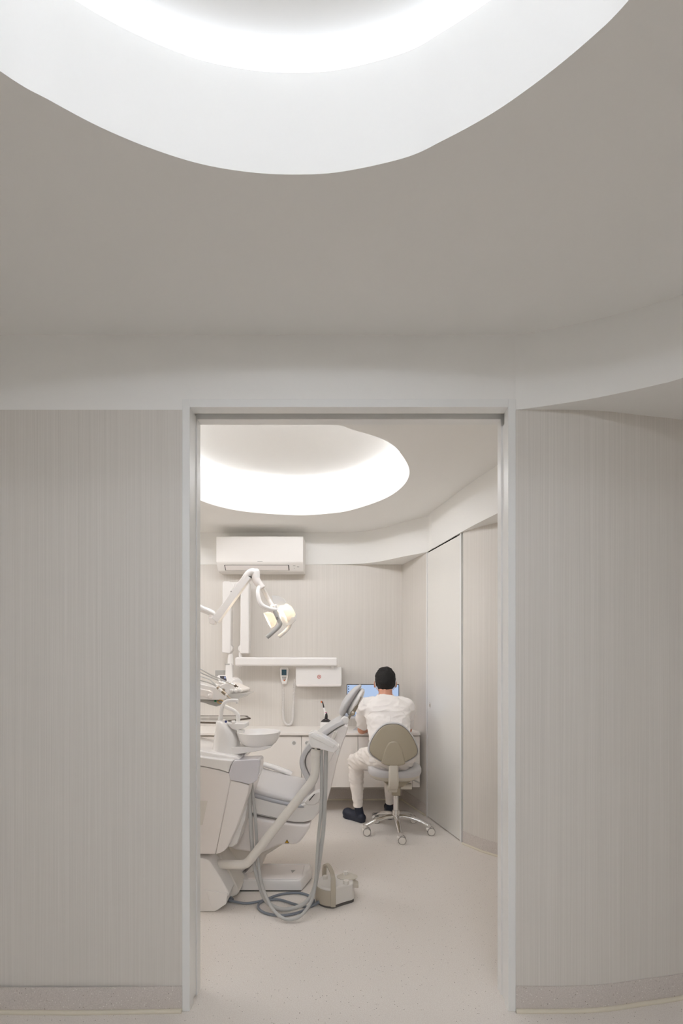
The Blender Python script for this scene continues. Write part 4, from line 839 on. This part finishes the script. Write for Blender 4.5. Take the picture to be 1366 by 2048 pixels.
# ================================================================== stool
SX, SY = .352, 3.63
sl_ = thing('dental_stool', 'grey upholstered operator stool with taupe back on a chrome star base', 'stool', (SX, SY, 0))
for k in range(5):
    a = math.radians(-90+72*k+1); d = Vector((math.cos(a), math.sin(a), 0))
    c0 = Vector((SX, SY, 0))
    lp_ = [c0+d*.02+Vector((0, 0, .115)), c0+d*.08+Vector((0, 0, .118)), c0+d*.16+Vector((0, 0, .103)), c0+d*.225+Vector((0, 0, .078)), c0+d*.252+Vector((0, 0, .068))]
    lg_ = mesh_obj('base_leg', J(stube(lp_, [.026, .022, .019, .017, .016], 6, 16, sx=.75, sy=1.0), cyl(c0+d*.248+Vector((0, 0, .054)), c0+d*.248+Vector((0, 0, .080)), .0165, 20, .003)), m_chrome, sl_)
    cc = c0+d*.248; sd = Vector((1, 0, 0)); off = Vector((.010, .0, 0))
    cs = mesh_obj('caster', J(cyl(cc+Vector((.004, -.012, .028))+off, cc+Vector((.004, -.026, .028))+off, .0255, 28, .004), cyl(cc+Vector((.004, .012, .028))+off, cc+Vector((.004, .026, .028))+off, .0255, 28, .004), capsule(cc+Vector((-.004, 0, .043)), .019, cc+Vector((.012, 0, .036)), .019, 16)), m_cream, lg_)
    mesh_obj('tread_ring', J(*[tube([cc+off+Vector((.004+.0262*math.cos(t), yy, .028+.0262*math.sin(t))) for t in [2*math.pi*j/28 for j in range(28)]], .0022, 6, closed=True) for yy in (-.020, .020)]), m_rub, lg_)
mesh_obj('hub', lathe([(0, .095), (.03, .095), (.034, .10), (.034, .13), (.030, .145), (.026, .16), (0, .16)], (SX, SY, 0), (0, 0, 1), 32), m_chrome, sl_)
mesh_obj('gas_column', cyl((SX, SY, .15), (SX, SY, .30), .0195, 28, .001), m_chrome, sl_)
mesh_obj('column_cover', J(box(SX-.032, SX+.032, SY-.035, SY+.035, .275, .42, .008, 3)), m_tan, sl_)
mesh_obj('mechanism', J(prism([(SX-.11, SY-.09, .405), (SX+.11, SY-.09, .405), (SX+.05, SY-.05, .345), (SX-.05, SY-.05, .345)], (0, .18, 0), .008, 2)), m_tan, sl_)
mesh_obj('tension_knob', J(cyl((SX+.03, SY-.02, .345), (SX+.115, SY-.02, .345), .024, 24, .004)), m_tan2, sl_)
mesh_obj('lever', stube([(SX+.06, SY, .40), (SX+.11, SY-.01, .395), (SX+.175, SY-.03, .372)], [.006, .006, .009], 6, 10, sx=.7, sy=1.2), m_ltgrey, sl_)
# seat pad: wide rounded saddle
def padring(z, k, c=(SX-.012, SY+.01), rx=.20, ry=.195, e=2.5, n=48, sag=0.0):
    r = []
    for j in range(n):
        t = 2*math.pi*j/n; a, b = math.cos(t), math.sin(t)
        x = rx*k*math.copysign(abs(a)**(2/e), a); y = ry*k*math.copysign(abs(b)**(2/e), b)
        r.append(Vector((c[0]+x, c[1]+y, z-sag*(1-min(1, abs(x)/rx))*1.0)))
    return r
mesh_obj('seat_pan', rings([padring(.400, .62), padring(.408, .80), padring(.425, .93), padring(.442, .955)]), m_tan2, sl_, ang=60)
mesh_obj('seat_pad', rings([padring(.436, .90), padring(.440, .96), padring(.458, 1.0, sag=.0), padring(.480, 1.0, sag=.006), padring(.497, .965, sag=.016), padring(.506, .88, sag=.028), padring(.508, .70, sag=.034), padring(.506, .45, sag=.036), padring(.503, .15, sag=.036)]), m_grey, sl_, ang=70)
# backrest: rounded triangular pad, taupe shell with a raised tongue
YK = 3.40
bkp = [(787, 1444.6), (797, 1445.8), (807, 1450.3), (817, 1459), (826, 1471), (833, 1484), (838, 1496.5), (839, 1505), (836.5, 1511.5), (829, 1517.5), (818, 1523.5), (806, 1528.6), (796, 1531), (786, 1531.6), (776, 1530.4), (764, 1526), (753, 1520), (743, 1513.5), (737, 1506), (735.4, 1499), (737, 1489), (742, 1477), (749.5, 1465), (758, 1455), (767, 1448.3), (777, 1445.2)]
def outline(k, Y, n=4, sh=0):
    c = (787, 1490); p = catmull([P(c[0]+(x-c[0])*k, c[1]+(y-c[1])*k, YK) for x, y in bkp], n, True)
    cx_ = P(c[0], c[1], YK)
    return [Vector((v.x, Y+.55*((v.x-cx_.x)**2), v.z)) for v in p]
bp_ = mesh_obj('back_pad', rings([outline(.90, YK-.004), outline(.96, YK-.006), outline(.992, YK+.002), outline(1.0, YK+.014), outline(.985, YK+.032), outline(.93, YK+.046), outline(.80, YK+.054), outline(.5, YK+.056), outline(.1, YK+.056)]), m_grey, sl_, ang=60)
mesh_obj('back_shell', rings([outline(.922, YK+.004), outline(.922, YK-.010), outline(.912, YK-.014), outline(.86, YK-.0165), outline(.6, YK-.019), outline(.3, YK-.020), outline(.06, YK-.020)]), m_tan, sl_, ang=50)
mesh_obj('shell_seam', tube(outline(.929, YK-.0085), .0016, 6, closed=True), m_rub, sl_)
tg = [(786, 1481.6), (792, 1482.6), (797, 1486), (801, 1493), (804.5, 1502), (807, 1512), (808.6, 1521), (808.6, 1527), (797, 1530.2), (786, 1530.8), (776, 1529.8), (764, 1525.3), (764, 1520), (767, 1508), (770, 1498), (774, 1489), (779, 1483.4)]
tp = catmull([P(x, y, YK) for x, y in tg], 4, True); tc_ = sum(tp, Vector())/len(tp)
def tgr(k, dy): return [Vector((tc_.x+(v.x-tc_.x)*k, YK+dy+.35*((v.x-tc_.x)**2), tc_.z+(v.z-tc_.z)*k)) for v in tp]
mesh_obj('back_tongue', rings([tgr(1.03, -.014), tgr(1.0, -.019), tgr(.95, -.0225), tgr(.84, -.0245), tgr(.5, -.025), tgr(.08, -.025)]), m_tan, sl_, ang=60)
sxx = P(786.3, 1, 3.42).x
def strip(rows, wid):
    rs = []
    for (y, z, th_), w_ in zip(rows, wid):
        rs.append([Vector((sxx-w_, y, z)), Vector((sxx-w_*.7, y-th_*.5, z)), Vector((sxx+w_*.7, y-th_*.5, z)), Vector((sxx+w_, y, z)), Vector((sxx+w_*.8, y+th_, z)), Vector((sxx-w_*.8, y+th_, z))])
    return rings(rs)
zz = lambda y, Y=3.40: P(0, y, Y).z
mesh_obj('back_upright', strip([(3.395, zz(1515), .014), (3.388, zz(1530), .018), (3.384, zz(1545), .02), (3.386, zz(1558), .022), (3.40, zz(1571), .03), (3.44, zz(1580), .05), (3.50, zz(1586), .06)], [.034, .0335, .034, .0355, .0365, .036, .034]), m_tan2, sl_, ang=40)
mesh_obj('upright_bracket', box(sxx-.034, sxx+.034, 3.46, 3.64, zz(1587, 3.44)-.0, zz(1576, 3.44), .008, 2), m_tan2, sl_)
# ================================================================== man at the monitor
mp_ = thing('person', 'dark haired man in white tunic and trousers seated on the stool, typing at the monitor', 'person', (.31, 3.66, 0))
HC = Vector((.2945, 3.93, 1.112))
def W(x, y, Y): return P(x, y, Y)
shL, shR = Vector((.130, 3.82, .925)), Vector((.440, 3.82, .925))
elL, elR = Vector((.106, 3.955, .722)), Vector((.478, 3.955, .722))
wrL, wrR = Vector((.20, 4.105, .722)), Vector((.40, 4.10, .722))
hipL, hipR = Vector((.245, 3.62, .565)), Vector((.40, 3.62, .565))
knL, knR = Vector((.048, 3.865, .487)), Vector((.345, 3.905, .497))
anL, anR = Vector((.074, 3.862, .115)), Vector((.335, 3.945, .115))
pel, wst, chs, nkb = Vector((.320, 3.63, .575)), Vector((.316, 3.70, .68)), Vector((.300, 3.79, .86)), Vector((.291, 3.865, .985))
def hand(wr, fwd, sgn):
    fwd = fwd.normalized(); side = Vector((fwd.y, -fwd.x, 0))*sgn   # towards the thumb
    pc = wr+fwd*.05+Vector((0, 0, .0))
    parts = [capsule(wr, .024, wr+fwd*.03, .026, 14, sx=.75), obox(pc, fwd*.043, side*.038, Vector((0, 0, .012)), .010, 3)]
    for i, ln in enumerate((.062, .072, .068, .054)):
        b = wr+fwd*.088+side*(.029-.0195*i)+Vector((0, 0, .004))
        m1 = b+fwd*ln*.45+Vector((0, 0, .008)); m2 = m1+fwd*ln*.33+Vector((0, 0, -.010)); e = m2+fwd*ln*.16+Vector((0, 0, -.013))
        parts += [capsule(b-fwd*.012, .0088, m1, .0083, 10), capsule(m1, .0083, m2, .0076, 10), capsule(m2, .0076, e, .0068, 10)]
    tb = wr+fwd*.03+side*.034; t1 = tb+fwd*.03+side*.020+Vector((0, 0, -.004)); t2 = t1+fwd*.026+side*.004+Vector((0, 0, -.006))
    return parts+[capsule(tb-side*.012, .0125, t1, .010, 10), capsule(t1, .010, t2, .0082, 10)]
fL = Vector((.05, .12, 0)); fR = Vector((-.04, .12, 0))
R0 = Matrix.Rotation(math.radians(-8), 3, 'X')
B = [ell(HC+Vector((0, .0, .012)), (.078, .096, .098), R0), ell(HC+Vector((0, .030, -.055)), (.060, .068, .058)), capsule(HC+Vector((0, -.028, -.06)), .054, nkb+Vector((0, 0, -.05)), .060, 22),
     ell(HC+Vector((0, .105, -.012)), (.014, .016, .022)), capsule(HC+Vector((-.030, .088, .020)), .013, HC+Vector((.030, .088, .020)), .013, 12),
     ell(HC+Vector((0, .090, -.058)), (.028, .018, .016))]
for s in (-1, 1):
    B.append(ell(HC+Vector((s*.0835, -.004, -.018)), (.009, .019, .031), Matrix.Rotation(s*math.radians(24), 3, 'Z') @ Matrix.Rotation(math.radians(-12), 3, 'X')))
    B.append(ell(HC+Vector((s*.086, -.012, -.008)), (.006, .012, .019), Matrix.Rotation(s*math.radians(24), 3, 'Z')))
B += [capsule(pel, .11, chs, .125, 24), capsule(chs, .115, nkb+Vector((0, -.01, -.05)), .085, 24), capsule(shL, .05, shR, .05, 16)]
for a, b, c, f, g in ((shL, elL, wrL, fL, 1), (shR, elR, wrR, fR, -1)):
    B += [capsule(a, .047, b, .038, 16), capsule(b, .038, c, .025, 16)]+hand(c, f, g)
for a, b, c in ((hipL, knL, anL), (hipR, knR, anR)):
    B += [capsule(a, .075, b, .052, 18), capsule(b, .05, b.lerp(c, .3), .05, 18), capsule(b.lerp(c, .3), .05, c, .032, 18)]
mesh_obj('body', fused(J(*B), .0052, 5), m_skin, mp_, ang=180)
# hair: close cap, longer on top, fading at the nape
hr_ = ell(HC+Vector((0, -.008, .018)), (.0835, .102, .1035), R0, 64, 44)
for v in hr_.verts:
    l = v.co-HC
    n = NZ.noise(v.co*34)*.0042+NZ.noise(v.co*85)*.0026
    d = l.normalized()
    if l.z > .04: n *= 1.7; v.co += d*.003
    v.co += d*n
    low = -l.z-.030
    if low > 0:                                   # nape: taper in towards the neck
        v.co.x = HC.x+(v.co.x-HC.x)*(1-min(.42, low*5.2)); v.co.z -= low*.25
    fz_ = l.y-.02-max(0, l.z)*.75
    if fz_ > 0 and l.z < .085: v.co = HC+(v.co-HC)*.80+Vector((0, -.01, 0))
    if l.z < -.005 and l.y > -.012 and abs(l.x) > .05: v.co.x = HC.x+(v.co.x-HC.x)*.84
mesh_obj('hair', hr_, m_hair, mp_, ang=180)
# face mask and ear loops
mk = ell(HC+Vector((0, .058, -.045)), (.064, .064, .050), None, 28, 20)
mko = mesh_obj('face_mask', mk, m_shirt, mp_, ang=180)
for s in (-1, 1):
    mesh_obj('ear_loop', stube([HC+Vector((s*.062, .06, -.03)), HC+Vector((s*.079, .02, -.006)), HC+Vector((s*.083, -.016, .012)), HC+Vector((s*.0815, -.030, -.012)), HC+Vector((s*.076, -.022, -.042)), HC+Vector((s*.063, .03, -.065))], .0024, 6, 8), m_shirt, mko)
for s in (-1, 1):
    e_ = mesh_obj('eye', ell(HC+Vector((s*.030, .0905, .006)), (.0125, .009, .009)), m_white, mp_)
    mesh_obj('iris', ell(HC+Vector((s*.030, .0985, .006)), (.005, .0025, .005)), m_dark, e_)
# tunic
def ering(c, rx, ry, ax, e=2.4, n=36):
    ax = Vector(ax).normalized(); u = Vector((1, 0, 0)); v = ax.cross(u).normalized(); r = []
    for k in range(n):
        t = 2*math.pi*k/n; a, b = math.cos(t), math.sin(t)
        r.append(Vector(c)+u*rx*math.copysign(abs(a)**(2/e), a)+v*ry*math.copysign(abs(b)**(2/e), b))
    return r
T = [rings([ering((.318, 3.63, .535), .172, .13, (0, 0, 1)), ering((.320, 3.635, .585), .172, .135, (0, .2, 1)), ering((.318, 3.67, .655), .158, .128, (0, .4, 1)), ering((.312, 3.715, .735), .158, .128, (0, .45, 1)), ering((.303, 3.765, .82), .170, .130, (0, .45, 1)), ering((.296, 3.80, .89), .180, .122, (0, .45, 1)), ering((.291, 3.825, .94), .172, .10, (0, .5, 1)), ering((.290, 3.842, .975), .105, .075, (0, .5, 1)), ering((.290, 3.850, .990), .074, .066, (0, .4, 1)), ering((.290, 3.852, 1.0), .069, .064, (0, .4, 1))])]
for s, a, b in ((-1, shL, elL), (1, shR, elR)):
    m_ = a.lerp(b, .74)
    T += [capsule(a+Vector((-s*.05, .0, .012)), .066, a+Vector((s*.004, 0, -.006)), .070, 20), capsule(a+Vector((s*.004, 0, -.006)), .070, a.lerp(b, .5)+Vector((s*.004, 0, 0)), .060, 20), capsule(a.lerp(b, .5)+Vector((s*.004, 0, 0)), .060, m_, .0535, 20)]
def shirtw(co):
    return .009*NZ.noise(Vector((co.x*8+co.z*6, co.y*6, co.z*13)))+.014*(.4-abs(NZ.noise(Vector((co.x*13-co.z*9, co.y*9, co.z*20+4)))))+.0012*NZ.noise(co*60)
shb = wrinkle(fused(J(*T), .0056, 3), shirtw)
# cut the neck opening and sleeve ends open by pulling nothing: seams laid on the cloth
tree = BVHTree.FromBMesh(shb)
sho = mesh_obj('tunic', shb, m_shirt, mp_, ang=180)
def on_cloth(px, Yf=3.0, lift=.0006, n=6):
    out = []
    for x, y in sm(px, n):
        d = P(x, y, 1.0)-Vector((0, 0, EYE)); h = tree.ray_cast(Vector((0, 0, EYE)), d.normalized())
        if h[0] is not None: out.append(h[0]+h[1]*lift)
    return out
for pxs, r in (([(737, 1429), (744, 1423.6), (758, 1422.3), (775, 1422.6), (795, 1423.2), (806, 1424.2), (812, 1433)], .0016), ([(779.3, 1423.5), (779.6, 1433), (780, 1444)], .0024)):
    l_ = on_cloth(pxs)
    if len(l_) > 3: mesh_obj('seam', tube(l_, r, 8), m_shirt, sho)
mesh_obj('collar', tube([Vector((.290+.066*math.cos(t), 3.853+.060*math.sin(t)+.006, 1.0+.020*math.sin(t)-.002)) for t in [2*math.pi*k/40 for k in range(40)]], .0075, 10, closed=True, sx=1.3, sy=.8), m_shirt, sho)
# trousers
Q = [capsule(hipL+Vector((.03, -.02, .0)), .115, hipR+Vector((-.03, -.02, 0)), .115, 24)]
for a, b, c in ((hipL, knL, anL), (hipR, knR, anR)):
    cu = c+Vector((0, 0, .005))
    Q += [capsule(a, .098, a.lerp(b, .55), .084, 22), capsule(a.lerp(b, .55), .084, b+Vector((.006, -.006, -.006)), .061, 22), capsule(b+Vector((.006, -.006, -.006)), .061, b.lerp(cu, .45), .0555, 22)]
    rr = [b.lerp(cu, k) for k in (.4, .6, .8, .95, 1.0)]
    Q.append(tube(rr, [.0545, .050, .043, .038, .037], 22))
def trw(co):
    k = 1.5 if .44 < co.z < .60 else (1.0 if co.z > .3 else .6)
    return k*(.006*NZ.noise(Vector((co.x*10, co.y*10, co.z*16)))+.014*(.4-abs(NZ.noise(Vector((co.x*12+3, co.y*12, co.z*30+co.x*14))))))+.001*NZ.noise(co*70)
mesh_obj('trousers', wrinkle(fused(J(*Q), .0058, 4), trw), m_trous, mp_, ang=180)
# clogs
def clog(heel, toe, ank):
    f = (toe-heel).normalized(); s_ = Vector((f.y, -f.x, 0))
    z = Vector((0, 0, 1))
    b = [capsule(heel+z*.036, .036, heel+f*.10+z*.038, .036, 18), capsule(heel+f*.09+z*.036, .037, toe-f*.045+z*.040, .043, 18), ell(toe-f*.045+z*.042, (.046, .046, .040)), capsule(heel+f*.02+z*.05, .036, Vector((ank.x, ank.y, ank.z+.012)), .033, 18), capsule(heel+f*.06+z*.06, .026, heel+f*.10+z*.055, .026, 14)]
    sole = [v for v in [heel-f*.030-s_*.0, heel-f*.02+s_*.028, heel+f*.08+s_*.032, toe-f*.05+s_*.043, toe-f*.012+s_*.028, toe, toe-f*.012-s_*.028, toe-f*.05-s_*.043, heel+f*.08-s_*.032, heel-f*.02-s_*.028]]
    b.append(prism([v+z*.0 for v in sole], (0, 0, .022), .004, 2))
    return fused(J(*b), .0045, 4)
for heel, toe, ank in ((Vector((.100, 3.845, 0)), Vector((-.040, 3.99, 0)), anL), (Vector((.335, 3.93, 0)), Vector((.345, 4.17, 0)), anR)):
    so2 = mesh_obj('shoe', clog(heel, toe, ank), m_navy, mp_, ang=180)
# ------------------------------------------------------------------ render look
S.view_settings.view_transform = 'Standard'; S.view_settings.look = 'None'; S.view_settings.gamma = 1
S.view_settings.use_curve_mapping = False; S.view_settings.exposure = 0.0
w = bpy.data.worlds.new('world'); S.world = w; w.use_nodes = True
w.node_tree.nodes['Background'].inputs[0].default_value = (0, 0, 0, 1)
try:
    S.cycles.use_denoising = True; S.cycles.use_adaptive_sampling = True; S.cycles.adaptive_threshold = .02; S.cycles.max_bounces = 11; S.cycles.diffuse_bounces = 7; S.cycles.glossy_bounces = 5
    S.cycles.transparent_max_bounces = 12; S.cycles.sample_clamp_indirect = 8; S.cycles.blur_glossy = .5
    S.cycles.caustics_reflective = False; S.cycles.caustics_refractive = False
except Exception: pass
